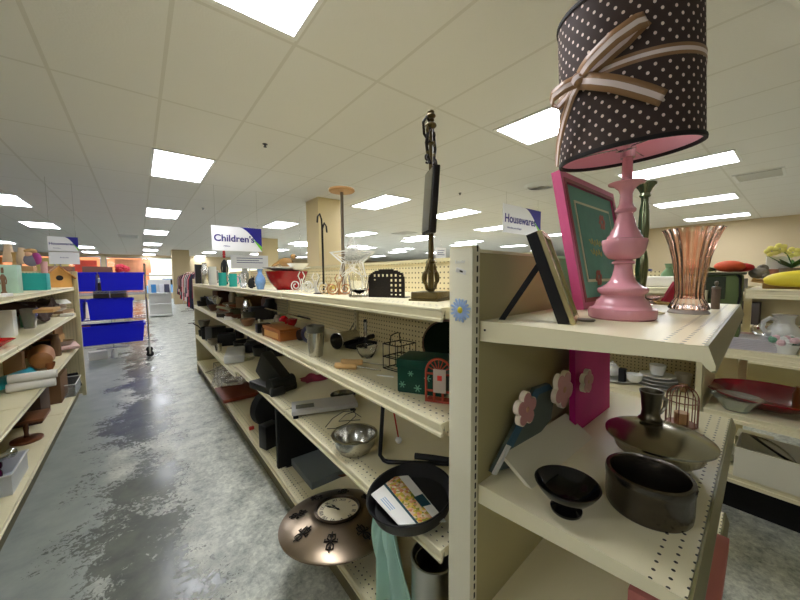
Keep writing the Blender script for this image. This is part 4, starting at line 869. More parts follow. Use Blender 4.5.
# iron bent handle
q=MB(); v0,_=at(383,404,Y=1.10); v1,_=at(380,455,z=z+.03); v2,_=at(388,462,z=z+.015); v3,_=at(452,464,z=z+.03); v4,_=at(415,456,z=z+.04)
q.tube([v0,v0.lerp(v1,.5),v1,v1.lerp(v2,.5)+Vector((0,0,-.008)),v2,v2.lerp(v3,.5),v3],.0085,M_blk,10); q.tube([v4,v4.lerp(v3,.5)+Vector((0,0,.008)),v3+Vector((0,0,.012))],.013,M_blk,8)
for v in q.bm.verts: v.co-=Vector((v1.x,v1.y,z))
one(q,'bent_black_rod','bent black metal rod lying behind the big frying pan','rod',(v1.x,v1.y,z))
q=MB(); q.cyl((0,0,.02),(-.02,.02,.19),.0035,mat('red_stick',(196,60,40),.4),n=8); t=T('ball_tipped_stick','thin red stick with white ball tip leaning on the pegboard','stick',(0,0,0)); p,k,kc=S(390,447,z); t.location=(p.x+.05,p.y,z); q.build('stick',t); MB().sph((0,0,.016),.0155,M_white,16).build('ball_tip',t)
# big frying pan with booklet
p,k=at(410,497,z=z+.055); r=.125
pn=T('large_frying_pan','large black frying pan jutting over the third shelf edge','frying pan',(p.x+.02,p.y+.015,z+.012),-.5,rot=(math.radians(-3),math.radians(-9),0))
bp_=mat('nonstick_black',(30,30,31),.42); r=.142
MB().lathe([(0,0),(r*.86,0),(r*.90,.004),(r*.99,.046),(r*1.015,.049),(r*1.0,.052),(r*.965,.050),(r*.86,.007),(0,.005)],bp_,72).build('body',pn)
# booklet inside the pan
zp=z+.030
C=[at(*q_,z=zp)[0] for q_ in ((371,495),(404,471),(446,522),(399,526))]
o0=sum(C,Vector())/4; o0.z=zp
bk=T('recipe_booklet','white booklet with food photo lying inside the big frying pan','booklet',o0)
Q=[(c.x-o0.x,c.y-o0.y) for c in C]
def bl(u,v): 
    a=[Q[0][i]+(Q[1][i]-Q[0][i])*u for i in (0,1)]; b=[Q[3][i]+(Q[2][i]-Q[3][i])*u for i in (0,1)]
    return (a[0]+(b[0]-a[0])*v,a[1]+(b[1]-a[1])*v)
def qd(mb,u0,u1,v0,v1,z0_,z1_,m): mb.prism([bl(u0,v0),bl(u1,v0),bl(u1,v1),bl(u0,v1)],z0_,z1_,m); return mb
qd(MB(),0,1,0,1,0,.003,M_paper).build('pages',bk,smooth=False)
ph_=mat('food_photo',(214,176,110),.4); nt=ph_.node_tree; vo=N(nt,'ShaderNodeTexVoronoi'); vo.inputs['Scale'].default_value=110; tc=N(nt,'ShaderNodeTexCoord'); nt.links.new(tc.outputs['Object'],vo.inputs['Vector'])
rp=N(nt,'ShaderNodeValToRGB'); sx_=N(nt,'ShaderNodeSeparateColor'); nt.links.new(vo.outputs['Color'],sx_.inputs[0]); nt.links.new(sx_.outputs[0],rp.inputs[0])
e=rp.color_ramp.elements; e[0].position=0; e[0].color=lin((120,140,40)); e[1].position=1; e[1].color=lin((240,226,200))
for ps_,c in ((.3,(226,190,60)),(.5,(230,215,180)),(.7,(205,110,60)),(.85,(226,160,130))): x_=rp.color_ramp.elements.new(ps_); x_.color=lin(c)
nt.links.new(rp.outputs[0],nt.nodes['Principled BSDF'].inputs['Base Color'])
qd(MB(),.42,.78,0,1,.0031,.0038,ph_).build('food_photo',bk,smooth=False)
tb=mat('booklet_teal',(20,70,84),.4); qd(qd(MB(),.36,.415,0,1,.0031,.0038,tb),.74,.97,.52,.72,.0039,.0046,tb).build('teal_band',bk,smooth=False)
for i in range(3): qd(MB(),.08+.05*i,.10+.05*i,.25,.6,.0031,.0036,mat('print_blue',(150,180,205),.5)).build('print_line',bk,smooth=False)
# far third shelf
zf=Z3-.075
simple('pan','dark_pot','dark pot with handle on the far third shelf','pot',206,342,zf,14,12,M_blkm,2.6,dx=.05,dy=.1)
simple('box','slow_cooker','black squarish cooker on the far third shelf','cooker',214,345,zf,17,14,mat('cooker_grey',(52,54,54),.35),.4,dx=.08,dy=.2)
simple('bowl','grey_colander','grey metal colander heaped on the far third shelf','colander',203,334,zf+.12,13,8,M_steeld,dx=.06)
p,k,kc=S(228,358,zf); one(MB().box(-.09,.09,-.24,.24,0,.08,mat('offwhite_plastic',(212,212,206),.35),bev=.02),'white_appliance','long white plastic appliance at the edge of the third shelf','appliance',(p.x+.06,p.y-.05,zf),-.25)
simple('pan','wok','black wok behind the white appliance on the third shelf','wok',246,366,zf,30,8,M_blk,1.3,dx=.22,dy=.3)
simple('jar','black_grinder','black grinder jar standing at the back of the third shelf','grinder',238,352,zf,9,14,M_blk,dx=.25,dy=.3)
simple('bowl','black_bowl','black bowl at the far back of the third shelf','bowl',226,350,zf,14,8,M_blk,dx=.2,dy=.4)
# base level
z=Z4
for i,(px,py,dz,lb) in enumerate(((232,386,.34,'uppermost silver wire cooling rack stacked on the lowest shelf'),(238,388,.31,'second silver wire cooling rack from the top on the lowest shelf'),(230,390,.27,'lower silver wire cooling rack on the lowest shelf'))):
    p,k,kc=S(px,py,z); q=MB(); w=.24
    for j in range(17): q.tube([(-w+j*w/8,-.13,.0),(-w+j*w/8,.13,.0)],.0026,M_steel,5)
    q.tube([(-w,-.13,0),(w,-.13,0),(w,.13,0),(-w,.13,0)],.003,M_steel,6,True)
    for a in (-.12,.12): q.tube([(-w,a,-.004),(w,a,-.004)],.002,M_steel,5)
    pc_,_=at((232,238,226)[i],(366,370,376)[i],z=z+dz); one(q,'cooling_rack',lb,'cooling rack',(pc_.x+.03,pc_.y,z+dz),0,'stacked cooling racks',rot=(.06,-.10,.6+.35*i))
q=MB()
for a in (-.13,.13):
    for b in (-.22,0,.22): q.tube([(a,b,.003),(a,b,.24)],.003,M_steel,6)
for zz in (.06,.15,.24): q.tube([(-.13,-.22,zz),(.13,-.22,zz),(.13,.22,zz),(-.13,.22,zz)],.003,M_steel,6,True)
for zz in (.06,.15,.24):
    for j in range(9): q.tube([(-.13,-.2+j*.05,zz),(.13,-.2+j*.05,zz)],.0016,M_steel,5)
p,k,kc=S(222,390,z); one(q,'wire_rack_stand','open wire rack stand on the lowest shelf at the far end','wire rack',(p.x+.11,p.y+.1,z))
simple('tray','silver_tray','oval silver tray on the lowest shelf below the wire racks','tray',230,389,z+.07,32,4,M_steeld,.7,dx=.10,dy=-.25)
q=MB(); q.prism([(0,0),(.008,0),(.02,.05),(.012,.075),(.004,.075),(-.006,.05)],-.001,.001,M_paper,RX(PI/2)@RZ(0)); p,k,kc=S(224,388,z); one(q,'price_tag','white hanging price tag on the wire rack stand','price tag',(p.x-.0,p.y-.0,z+.12),-.6,rot=(0,0,-.6))
p0,_=at(213,405,z=z); one(MB().box(0,.40,0,.46,0,.035,mat('reddish_board',(128,58,36),.35,var=.3,vscale=10),bev=.004),'wooden_tray','reddish brown wooden tray jutting out of the lowest shelf','tray',(.585,p0.y-.05,z+.006),.0)
p0,_=at(276,471,z=z)
tv=T('flat_panel_screen','black flat panel screen standing on the lowest shelf','screen',(p0.x+.015,p0.y,z),-.02)
MB().box(0,.42,0,.035,.005,.43,M_blkm,RX(0),bev=.004).build('housing',tv); MB().box(.015,.405,-.001,-.0002,.02,.415,mat('screen_black',(5,5,6),.5)).build('screen',tv); MB().box(.05,.35,-.01,.06,0,.0048,M_blk).build('foot',tv)
q=MB(); q.lathe([(0,-.05),(.13,-.05),(.15,-.04),(.15,.04),(.13,.05),(0,.05)],M_blkm,40,RX(PI/2)); p,k,kc=S(262,440,z); one(q,'round_black_case','round black case standing behind the flat screen','case',(p.x+.13,p.y+.22,z+.152),.25)
simple('box','black_camera_bag','small black bag at the front edge of the lowest shelf','bag',264,455,z,17,24,M_blk,.3,dx=.06,dy=.02)
simple('flat','red_tag','small red plastic clip on the lowest shelf near the round case','clip',246,427,z,5,3,mat('clip_red',(210,60,50),.4),dx=.0)
p0,_=at(300,498,z=z); one(MB().box(0,.33,0,.34,0,.045,mat('slate_box',(112,120,120),.6),bev=.004),'grey_box','slate grey box on the lowest shelf behind the plate clock','box',(.72,p0.y+.02,z),.0)
# clock: wide dished bronze plate
cc,ck=at(338,514,z=z+.13); kcz=ck*math.cos(math.atan(66/F)); r=.262
ckt=T('plate_clock','wide dished bronze wall clock leaning out of the lowest shelf','clock',(cc.x,cc.y,z+.13),0,rot=(math.radians(-5),math.radians(2),-.3))
bz=mat('clock_bronze',(142,126,106),.28,.9,var=.45,vscale=5)
MB().lathe([(0,.0),(r*.38,0),(r*.55,-.004),(r*.97,-.030),(r,-.034),(r*1.0,-.029),(r*.97,-.023),(r*.72,-.002),(r*.5,.014),(r*.40,.021),(r*.38,.020),(0,.018)],bz,80).build('plate',ckt)
fc=MB().lathe([(0,.0185),(r*.365,.0185),(r*.365,.0215),(0,.0215)],mat('clock_face',(226,216,186),.5,var=.12,vscale=10),64).build('dial',ckt)
MB().lathe([(r*.355,.021),(r*.40,.021),(r*.41,.030),(r*.375,.033),(r*.355,.026)],mat('bezel',(64,52,40),.3,.8),64,closed=True).build('bezel',ckt)
RO=['XII','I','II','III','IV','V','VI','VII','VIII','IX','X','XI']
for i,s in enumerate(RO):
    a=PI/2-i*PI/6-.5; text(s,.026,M_blk,fc,(r*.285*math.cos(a),r*.285*math.sin(a),.0216),(0,0,a-PI/2),'numeral',.0004)
hb=MB()
for a,L in ((2.0,.050),(-.75+PI,.072)): hb.box(-.01,L,-.0018,.0018,.0225,.0235,M_blk,RZ(a)); hb.box(L*.55,L*.8,-.005,.005,.0225,.0235,M_blk,RZ(a))
hb.lathe([(0,.0225),(.006,.0225),(.005,.025),(0,.025)],M_blk,16); hb.build('hands',ckt)
for i in range(8):
    a=i*PI/4-.35; q=MB(); c=Vector((r*.70*math.cos(a),r*.70*math.sin(a),.003)); Mm=Matrix.Translation(c)@RZ(a)@RY(.27)@Matrix.Diagonal((1.15,1.15,1,1))
    def LP(pts,rr=.003): q.tube([Mm@Vector((x,y,0)) for x,y in pts],rr,M_iron,6)
    for s in (-1,1):
        LP([(.0,0),(.012,s*.012),(.026,s*.012),(.028,s*.004),(.020,s*.003)]); LP([(0,0),(-.012,s*.014),(-.028,s*.012),(-.026,s*.003),(-.018,s*.005)]); LP([(-.002,s*.004),(.0,s*.024),(-.010,s*.022)])
    LP([(-.038,0),(.038,0)],.0028); q.sph(c,.006,M_iron,8,(1,1,.6)); q.build('scroll_ornament',ckt)
# canister and cloth
p,k,kc=S(432,600,z); r=.075; t=T('steel_canister','tall stainless steel canister beside the mint cloth','canister',(.735,.745,z))
gs=mat('canister_steel',(176,176,168),.28,1)
MB().lathe([(0,0),(r,0),(r,.275),(r*1.02,.28),(r*1.02,.286),(r*.96,.288),(r*.95,.27),(r*.95,.01),(0,.008)],gs,48).build('body',t); MB().tube([(r*math.cos(i*PI/12)*.8,r*math.sin(i*PI/12)*.8,.27+.0*i) for i in range(24)],.002,M_steel,6,True).build('inner_ring',t)
mc_=mat('mint_cloth',(176,214,198),.85)
cl=MB()
p0,_=at(401,540,z=z+.34); p0=Vector((.665,.93,0))
def clf(u,v):
    w=.036+.095*v**.8; fold=.020*math.sin(13*u+2.5*v)+.010*math.sin(29*u-3*v)
    x=.65+.02*v+fold*(.35+v); y=.925-.0*v+(u-.5)*2*w+.018*math.sin(5*v); zz=z+.375*(1-v)+.003+.014*math.sin(9*u)*(1-v)
    return (x+.01,y,zz)
cl.grid(clf,60,24,mc_); 
def clf2(u,v): 
    a=clf(u,1); return (a[0]-.0+.12*v*1-0.0,a[1]+.01*math.sin(8*v+5*u),z+.0035+.02*abs(math.sin(7*u+5*v))*(1-abs(2*v-1)))
o=cl.build('draped_cloth',thick=.003); tag(o,'mint green cloth hanging down between the clock and canister','cloth')
simple('tray','dark_wood_tray','dark wooden tray behind the plate clock on the lowest shelf','tray',340,478,z,30,4,M_woodd,dx=.05,dy=.02)
# ------------------------------------------------------------------ left gondola goods
z=H-.10
def LY(px,X): return at(px,300,X=X)[0].y
def bx(name,label,cat,px0,px1,py,z,hpx,dep,m,rz=0,dx=0,group=None):
    """box whose near face runs from px0 to px1 at shelf height z"""
    a,ka=at(px0,py,z=z); b_,kb=at(px1,py,z=z); c,kc=at((px0+px1)/2,py,z=z)
    if dx:
        c,kc=at((px0+px1)/2,py,X=c.x+dx); dx=0
    w=(px1-px0)*kc*math.cos(math.atan(((px0+px1)/2-400)/F)); h=hpx*kc
    return one(MB().box(-w/2,w/2,-dep/2,dep/2,0,h,m,bev=min(w,h,dep)*.04),name,label,cat,(c.x+dx,c.y,z),rz,group)
pg_=mat('pale_mint_print',(176,208,188),.5,var=.25,vscale=9)
bx('box','pale mint patterned box on the left top shelf','box',1,22,296,z,28,.12,pg_,dx=-.12)
bx('box','teal card box on the left top shelf','box',22,50,292,z,17,.16,M_teal,dx=-.10)
def house(px,py,z,name,label,w,h,m):
    p,k,kc=S(px,py,z); t=T(name,label,'birdhouse',(-.72,LY(px,-.72),z),.3)
    MB().prism([(-w,0),(w,0),(w,h*.55),(0,h),(-w,h*.55)],-.07,.07,m,RX(PI/2)).build('body',t)
    q=MB(); 
    for s in (-1,1): q.prism([(0,h+.008),(s*w*1.35,h*.46),(s*w*1.35,h*.40),(0,h-.004)],-.09,.09,mat('roof_wood',(196,136,66),.5,var=.2),RX(PI/2))
    q.build('roof',t); MB().cyl((0,-.0705,h*.45),(0,-.0745,h*.45),w*.3,M_blk,n=20).build('entrance_hole',t)
house(60,288,z,'birdhouse','wooden birdhouse with pitched roof at the left shelf end',.10,.24,mat('birdhouse_wood',(222,168,90),.5,var=.2))
lampm=mat('linen_shade',(214,188,158),.8)
for px,hh,lb in ((13,20,'small linen lampshade farther left on the left top shelf'),(26,22,'white and brown patterned lampshade on the left top shelf')):
    p,k,kc=S(px,291,z); q=MB(); r=8*kc; q.lathe([(r,0),(r*.55,20*k),(r*.52,20*k),(r*.96,0)],lampm,28,closed=True); q.tube([(r*.9,0,.01),(0,0,.012),(-r*.9,0,.01)],.003,M_steel,5); one(q,'lampshade',lb,'lampshade',(-.92,LY(px,-.92),z+.255),group=None)
bx('box','brown carton under the lampshades on the left top shelf','box',3,38,290,z,21,.2,mat('kraft',(178,142,98),.8),dx=-.28,rz=0)
p,k,kc=S(34,291,z); q=MB(); vi=mat('violet_plush',(170,70,140),.9); gy=mat('grey_plush',(130,130,150),.9)
q.sph((0,0,.11),.09,gy,16,(1,.8,1.1)); q.sph((.05,0,.13),.07,vi,14,(1,.9,1.4)); q.sph((0,0,.25),.065,mat('straw',(196,160,110),.9),14,(1.2,1,.6)); q.sph((-.02,-.03,.20),.045,mat('doll_skin',(225,180,150),.6),12)
dl=one(q,'rag_doll','rag doll in purple and grey with straw hat on the teal box','doll',(-.80,LY(35,-.80),z+.215)); dl.scale=(.6,.6,.62)
bx('book','flat white book lying on the left top shelf','book',0,10,297,z,3,.14,M_paper,dx=-.02)
z=H-.41
bx('box','white card box on the left second shelf','box',1,17,338,z,26,.10,M_white,dx=-.02)
p0,k,kc=S(28,336,z); t=T('clear_tub','clear plastic tub holding a green block on the left second shelf','tub',(-.72,LY(28,-.72),z)); w=11*kc
cp=mat('clear_plastic',(238,240,238),.08,0,.85,1.3)
MB().lathe([(0,0),(w*.8,0),(w*1.25,23*k),(w*1.2,23*k),(w*.76,.004),(0,.004)],cp,4,RZ(PI/4)).build('body',t)
bx('box','small green box inside the clear plastic tub','box',22,33,334,z+.006,13,.07,mat('green_block',(62,120,92),.4),dx=-.10)
p0,k,kc=S(6,348,z); one(MB().lathe([(0,0),(.05,0),(.12,.05),(.115,.05),(.05,.006),(0,.006)],mat('bright_red',(205,24,32),.25),32),'red_bowl','bright red plastic bowl at the left edge on the second shelf','bowl',(p0.x-.08,p0.y,z))
dk=mat('dark_brown_cloth',(58,36,28),.8); cols=[(206,188,150),(150,120,86),(232,226,214),(190,170,150),(220,190,180),(120,104,84),(240,236,226)]
for i,lb in enumerate(['lowest book of the far stack on the left second shelf','second book up in the far stack on the left second shelf','third book up in the far stack on the left second shelf','fourth book up in the far stack on the left second shelf','topmost book of the far stack on the left second shelf']):
    p0,k,kc=S(56-2*i,324,z); one(MB().box(-.14,.14,-.17,.17,0,.028,mat('book%d'%i,cols[i],.55),bev=.003),'book',lb,'book',(-.78-.015*i+.03*(i%2),LY(50,-.78)-.1+.02*i,z+.0005+i*.0285),.15*(i-2),'books stacked on the left second shelf')
q=MB(); q.grid(lambda u,v:((u-.5)*.36+.01*math.sin(20*v),(v-.5)*.9,.10+.05*math.sin(3*u+5*v)+.015*math.sin(22*u+9*v)*math.cos(17*v)-(.08 if u>.93 or v>.95 or v<.05 else 0)),24,40,dk)
one(q,'dark_garment','dark brown folded garment heaped under the left top shelf','garment',(-.86,LY(20,-.86),z+.06),0,thick=.02)
bx('tray','pale wooden tray lying on the books on the left second shelf','tray',38,58,318,z+.15,3,.3,M_wood,dx=-.1)
p0,k,kc=S(66,323,z); q=MB(); q.prism([(-.12,-.14),(.14,-.10),(.12,.14),(-.13,.12)],0,.006,M_paper,RX(.15)); one(q,'magazine','glossy magazine sliding off the far end of the left second shelf','magazine',(-.74,5.12,z+.15),.2)
z=H-.80
# wooden crate
p0,k,kc=S(36,380,z); t=T('wooden_crate','open light wooden crate on its side on the left third shelf','crate',(-.88,LY(33,-.88)-.0,z),.0); q=MB(); w=.17; hh=.33
for a,b,c,d in ((-w,w,0,.016),(-w,w,hh-.016,hh),(-w,-w+.016,.016,hh-.016),(w-.016,w,.016,hh-.016),(-w+.016,w-.016,.16,.172)): q.box(a,b,-.22,.22,c,d,M_woodm)
q.build('box_frame',t); MB().box(-w,w,-.222,-.2215,0,.0001,M_woodm).box(w+.0005,w+.012,-.22,.22,0,.17,M_wood).build('side_board',t)
simple_at('tray','metal_tray','grey oval tray topmost on the far left third shelf','tray',-.76,5.12,H-.80+.0655,.34,.05,M_steeld)
p0,k,kc=S(66,352,z); one(MB().box(-.17,.17,-.2,.2,0,.03,mat('floral_tray',(226,190,186),.4,var=.4,vscale=30),bev=.004),'floral_tray','pink floral tray jutting from the far left third shelf','tray',(-.74,5.12,z+.035),.2)
p0,k,kc=S(62,360,z); one(MB().lathe([(0,0),(.06,0),(.13,.03),(.125,.03),(.06,.005),(0,.005)],M_blk,28),'dark_bowl','dark bowl under the pink floral tray','bowl',(-.78,5.1,z))
for (kd,nm,px,dx,zz,w,h,c,lb) in (('box','tan_case',8,-.22,H-.80,22,26,(150,110,74),'tan case at the back of the left third shelf near the edge'),('bowl','wooden_bowl',44,-.05,H-.80+.0,14,7,(150,90,50),'wooden bowl on the left third shelf below the crate'),('jar','brown_vase',52,-.10,H-.80,12,22,(110,84,60),'brown vase behind the floral tray on the left third shelf'),
    ('flat','brown_slab',30,-.26,H-.41,26,18,(92,70,54),'brown board at the back of the left second shelf'),('jar','amber_jar',46,-.2,H-.41,12,16,(140,90,50),'amber jar behind the clear tub on the left second shelf'),('flat','white_folder',66,-.02,H-.41+.0,16,3,(230,228,222),'white folder at the far end of the left second shelf'),
    ('figure','wooden_figure',5,-.12,H-.10+.0,8,26,(120,88,60),'small wooden figurine at the left edge of the top shelf'),('vase','brass_vase',18,-.2,H-.10,9,38,(176,140,80),'tall brass vase behind the mint box'),('cup','pink_cup',47,-.2,H-.10,9,26,(220,170,170),'pink cup behind the teal box')):
    p0,k0=at(px,300,X=-.60+dx); simple_at(kd,nm,lb,nm.split('_')[-1],p0.x,p0.y,zz,w*k0*.6,h*k0,mat('lg_'+nm,c,.5,var=.2))
# base
z=Z4-.01
p0,k,kc=S(36,405,z); q=MB(); q.lathe([(0,-.34),(.06,-.32),(.085,-.1),(.088,.1),(.07,.30),(0,.34)],M_woodm,24,RX(PI/2)@RZ(0)); t=one(q,'carved_wooden_log','large rounded brown wooden carving above the white rolls','carving',(-.74,LY(38,-.74)-.05,H-.80+.0885),.15)
one(MB().box(-.17,.14,-.20,.20,0,.27,mat('storage_box',(120,88,60),.7),bev=.004),'brown_box','brown box on the left lowest shelf beside the plastic bin','box',(-.80,LY(34,-.80)+.12,z),.0)
q=MB(); q.box(-.10,.10,-.15,.15,0,.03,mat('cyan_cover',(30,175,200),.35),bev=.003); one(q,'cyan_book','bright cyan book lying tilted at the left edge','book',(-.74,LY(10,-.74),H-.80+.05),.0,rot=(0,-.25,.3))
one(MB().box(-.15,.15,-.18,.18,0,.29,mat('dark_crate',(70,46,34),.6),bev=.004),'dark_wooden_chest','dark wooden chest on the left lowest shelf at the picture edge','chest',(-.86,LY(12,-.86)-.05,z),.0)
for i,(dx,dz,lb) in enumerate(((0,0,'lower of two white rolled papers on the left third shelf'),(.01,.072,'upper of two white rolled papers on the left third shelf'))):
    q=MB(); q.lathe([(0,-.12),(.030,-.12),(.031,-.115),(.031,.115),(.030,.12),(0,.12)],M_paper,24,M90); one(q,'paper_roll',lb,'paper roll',(-.64+dx,LY(24,-.64),H-.80+.032+dz*.88),.05,'white rolls')
t=T('plastic_bin','clear plastic bin with blue and grey bits at the left lowest shelf','bin',(-.70,LY(56,-.70)-.05,z)); q=MB()
for a,b,c,d in ((-.16,.12,-.20,-.197),(-.16,.12,.197,.20),(-.16,-.157,-.197,.197),(.117,.12,-.197,.197)): q.box(a,b,c,d,.003,.13,cp)
q.box(-.16,.12,-.20,.20,0,.003,cp); q.build('body',t); q=MB()
for a in (0,1): q.tube([(-.165,-.205,.13),(.125,-.205,.13),(.125,.205,.13),(-.165,.205,.13)],.005,M_white,6,True)
q.build('rim',t)
simple('cloth','grey_scarf','grey and blue crumpled scarf inside the clear bin','scarf',52,412,z+.01,26,10,mat('greyblue',(120,135,150),.8,var=.4,vscale=30),dx=-.06,dy=.1)
q=MB(); q.prism([(0,0),(.15,0),(.12,.16),(.03,.16)],-.01,.01,M_blk,RX(PI/2)); one(q,'black_folder','black folder standing at the far end of the left lowest shelf','folder',(-.72,5.2,z),.2)
simple('figure','ceramic_figure','yellowish ceramic figurine at the far end of the left lowest shelf','figurine',69,389,z,10,14,mat('yellow_ceramic',(214,206,150),.3),dx=-.05,dy=-.05)
# wooden pedestal stand
p0,k,kc=S(31,440,z); t=T('wooden_pedestal','dark brown wooden pedestal stand with a flat oval top','pedestal',(p0.x-.02,p0.y,z))
MB().lathe([(0,0),(.085,0),(.09,.008),(.088,.02),(.05,.026),(.018,.034),(0,.034)],M_woodd,36).build('foot',t); MB().lathe([(0,.0345),(.017,.0345),(.012,.06),(.016,.10),(.012,.14),(.017,.168),(0,.168)],M_woodd,20).build('stem',t)
MB().box(-.22,.12,-.13,.13,.1685,.192,M_woodd,bev=.008).build('top',t)
one(MB().box(-.08,.08,-.11,.11,0,.13,mat('terracotta_box',(140,84,66),.5),bev=.004),'terracotta_box','reddish box standing on the wooden pedestal at the left edge','box',(p0.x-.17,p0.y-.0,z+.1925),.0)
# bin with purple things
p0,k,kc=S(18,492,z); t=T('storage_bin','white translucent bin of purple and silver bits at the left edge','bin',(-.80,2.98,z)); tp=mat('milky_plastic',(222,226,230),.3,0,.25,1.3); q=MB()
for a,b,c,d in ((-.16,.17,-.17,-.166),(-.16,.17,.166,.17),(-.16,-.156,-.166,.166),(.166,.17,-.166,.166)): q.box(a,b,c,d,.003,.12,tp)
q.box(-.16,.17,-.17,.17,0,.003,tp); q.build('body',t); MB().tube([(-.165,-.175,.12),(.175,-.175,.12),(.175,.175,.12),(-.165,.175,.12)],.006,M_white,6,True).build('rim',t)
pu=mat('purple_gloss',(92,14,60),.2); lbs=['purple glossy bauble nearest the rim of the white bin','purple glossy bauble in the middle of the white bin','purple glossy bauble at the back of the white bin','dark purple bauble in the left of the white bin']
for i,(x,y,r,mm) in enumerate(((.06,-.06,.055,pu),(-.05,.0,.06,pu),(.03,.10,.05,pu),(-.1,-.09,.055,pu))): one(MB().sph((0,0,0),r,mm,18),'bauble',lbs[i],'bauble',(-.80+x,2.98+y,z+.0035+r+(.035 if i<3 else .01)),group='baubles in the white bin')
one(MB().cyl((-.1,-.03,0),(.09,.03,.02),.022,M_chrome,n=16).sph((.09,.03,.02),.03,M_chrome,12),'silver_torch','silver torch lying on the purple baubles','torch',(-.74,2.95,z+.155),.4)
one(MB().box(-.06,.06,-.09,.09,0,.02,mat('pale_olive',(196,190,130),.6),bev=.003),'pale_box','flat pale olive box at the lower left edge of the lowest shelf','box',(-.72,2.42,z),.2)
# ------------------------------------------------------------------ wire cart with blue bins
ct=T('wire_cart','chrome wire shelving cart on wheels carrying blue bins','cart',(-1.0,7.35,0),0)
Wc,Dc=1.10,.46; q=MB()
for x in (0,Wc):
    for y in (0,Dc): MB().cyl((x,y,.13),(x,y,1.66),.0125,M_chrome,n=12).sph((x,y,1.665),.015,M_blk,10).build('post',ct)
for x in (0,Wc):
    for y in (0,Dc):
        w_=MB().lathe([(0,-.015),(.052,-.015),(.055,-.01),(.055,.01),(.052,.015),(0,.015)],M_blkm,20,TR(x,y,.056)@RX(PI/2)).build('wheel',ct)
        MB().box(x-.012,x+.012,y-.022,y-.017,.05,.13,M_steel).box(x-.012,x+.012,y+.017,y+.022,.05,.13,M_steel).build('wheel_fork',w_)
shz=(.30,.72,1.20)
for zz in shz:
    s=MB()
    for y in (0,Dc): s.cyl((0,y,zz),(Wc,y,zz),.005,M_chrome,n=8); s.cyl((0,y,zz-.035),(Wc,y,zz-.035),.004,M_chrome,n=8); s.tube([(i*Wc/44,y,zz-.035*(i%2)) for i in range(45)],.0025,M_chrome,5)
    for i in range(1,30): s.cyl((i*Wc/30,0,zz+.004),(i*Wc/30,Dc,zz+.004),.0022,M_chrome,n=5)
    for x in (0,Wc): s.cyl((x,0,zz),(x,Dc,zz),.005,M_chrome,n=8)
    s.build('wire_shelf',ct)
def tote(x,zz,w,h,label,d=.40):
    t=T('blue_bin',label,'bin',(-1.0+x,7.33,zz+.008),0,'blue bins on the cart'); q=MB(); tk=.006
    for s in (0,1):
        pass
    q.lathe([(0,0),(.66,0),(.707,h),(.69,h),(.645,.006),(0,.006)],M_blue,4,TR(w/2,d/2,0)@Matrix.Diagonal((w,d,1,1))@RZ(PI/4))
    q.build('tub',t,smooth=False); r=MB(); 
    for a,b,c,e in ((-.012,w+.012,-.012,.001),(-.012,w+.012,d-.001,d+.012),(-.012,.001,.001,d-.001),(w-.001,w+.012,.001,d-.001)): r.box(a,b,c,e,h-.035,h+.002,M_blue)
    r.build('rim',t,smooth=False)
tote(-.20,1.20,.66,.31,'blue bin at the left on the cart top shelf'); tote(.50,1.20,.58,.31,'blue bin at the right on the cart top shelf')
tote(-.22,.72,.50,.34,'blue bin at the left on the cart middle shelf'); tote(.33,.72,.58,.34,'blue bin at the right on the cart middle shelf')
tote(.0,.30,1.05,.32,'wide blue bin on the cart bottom shelf')
one(MB().box(-.16,.16,-.1,.1,0,.10,mat('terra_fold',(170,62,52),.8),bev=.03),'folded_red_cloth','folded red cloth lying in the wide bottom blue bin','cloth',(-.82,7.52,.52),.1)
one(MB().box(-.12,.12,-.08,.08,0,.14,M_white,bev=.004),'white_box','white box on the floor under the wire cart','box',(-.62,7.75,0),.2)
one(MB().lathe([(0,0),(.05,0),(.05,.1),(.02,.14),(.02,.16),(0,.16)],M_white,20),'white_bottle','white bottle on the floor under the wire cart','bottle',(-.40,7.7,0))
# ------------------------------------------------------------------ garments
gcols=[(40,40,48),(214,208,200),(120,40,50),(60,80,70),(226,170,170),(30,34,60),(150,150,150),(70,60,52),(200,190,160),(26,26,28),(90,120,140),(180,40,60)]
gm=[mat('garment%d'%i,c,.85,var=.25,vscale=14) for i,c in enumerate(gcols)]
def garment_mesh(L):
    q=MB(); n=18
    def f(u,v,s=1):
        a=2*PI*u; wv=.06+.16*min(1,v*5)+.05*v; x=wv*math.cos(a); y=.028*math.sin(a)*(1+.35*math.sin(6*a)*v)
        return (x,y,-L*v-.02*math.cos(a*1)**2*(1-v)*0)
    q.grid(f,28,12,gm[0])
    for s in (-1,1): q.tube([(s*.15,0,-.07),(s*.21,.0,-.22),(s*.23,.01,-.5)],[.045,.045,.035],gm[0],10,flat=.5)
    return q
def rack(name,label,x,y0,y1,n,group,lbl,hgt=1.62,rot=0,lens=(.85,1.0,.7)):
    t=T(name,label,'clothes rack',(x,y0,0)); q=MB(); L=y1-y0
    q.cyl((0,0,hgt),(0,L,hgt),.016,M_chrome,n=12); q.build('rail',t)
    for y in (.05,L-.05): MB().cyl((0,y,.06),(0,y,hgt-.016),.014,M_chrome,n=12).build('post',t); MB().cyl((-.25,y,.045),(.25,y,.045),.014,M_chrome,n=10).build('foot',t)
    protos=[]
    for l in lens:
        g=garment_mesh(l); o=g.build('garment'); protos.append(o)
    for i in range(n):
        src=protos[i%len(protos)]; o=src if i<len(protos) else src.copy()
        if i>=len(protos): COL.objects.link(o)
        o.location=(x,y0+.12+(L-.24)*(i+.5)/n,hgt-.05); o.rotation_euler=(0,0,random.uniform(-.12,.12))
        o.material_slots[0].link='OBJECT'; o.material_slots[0].material=gm[random.randrange(len(gm))]
        tag(o,lbl,'garment',group)
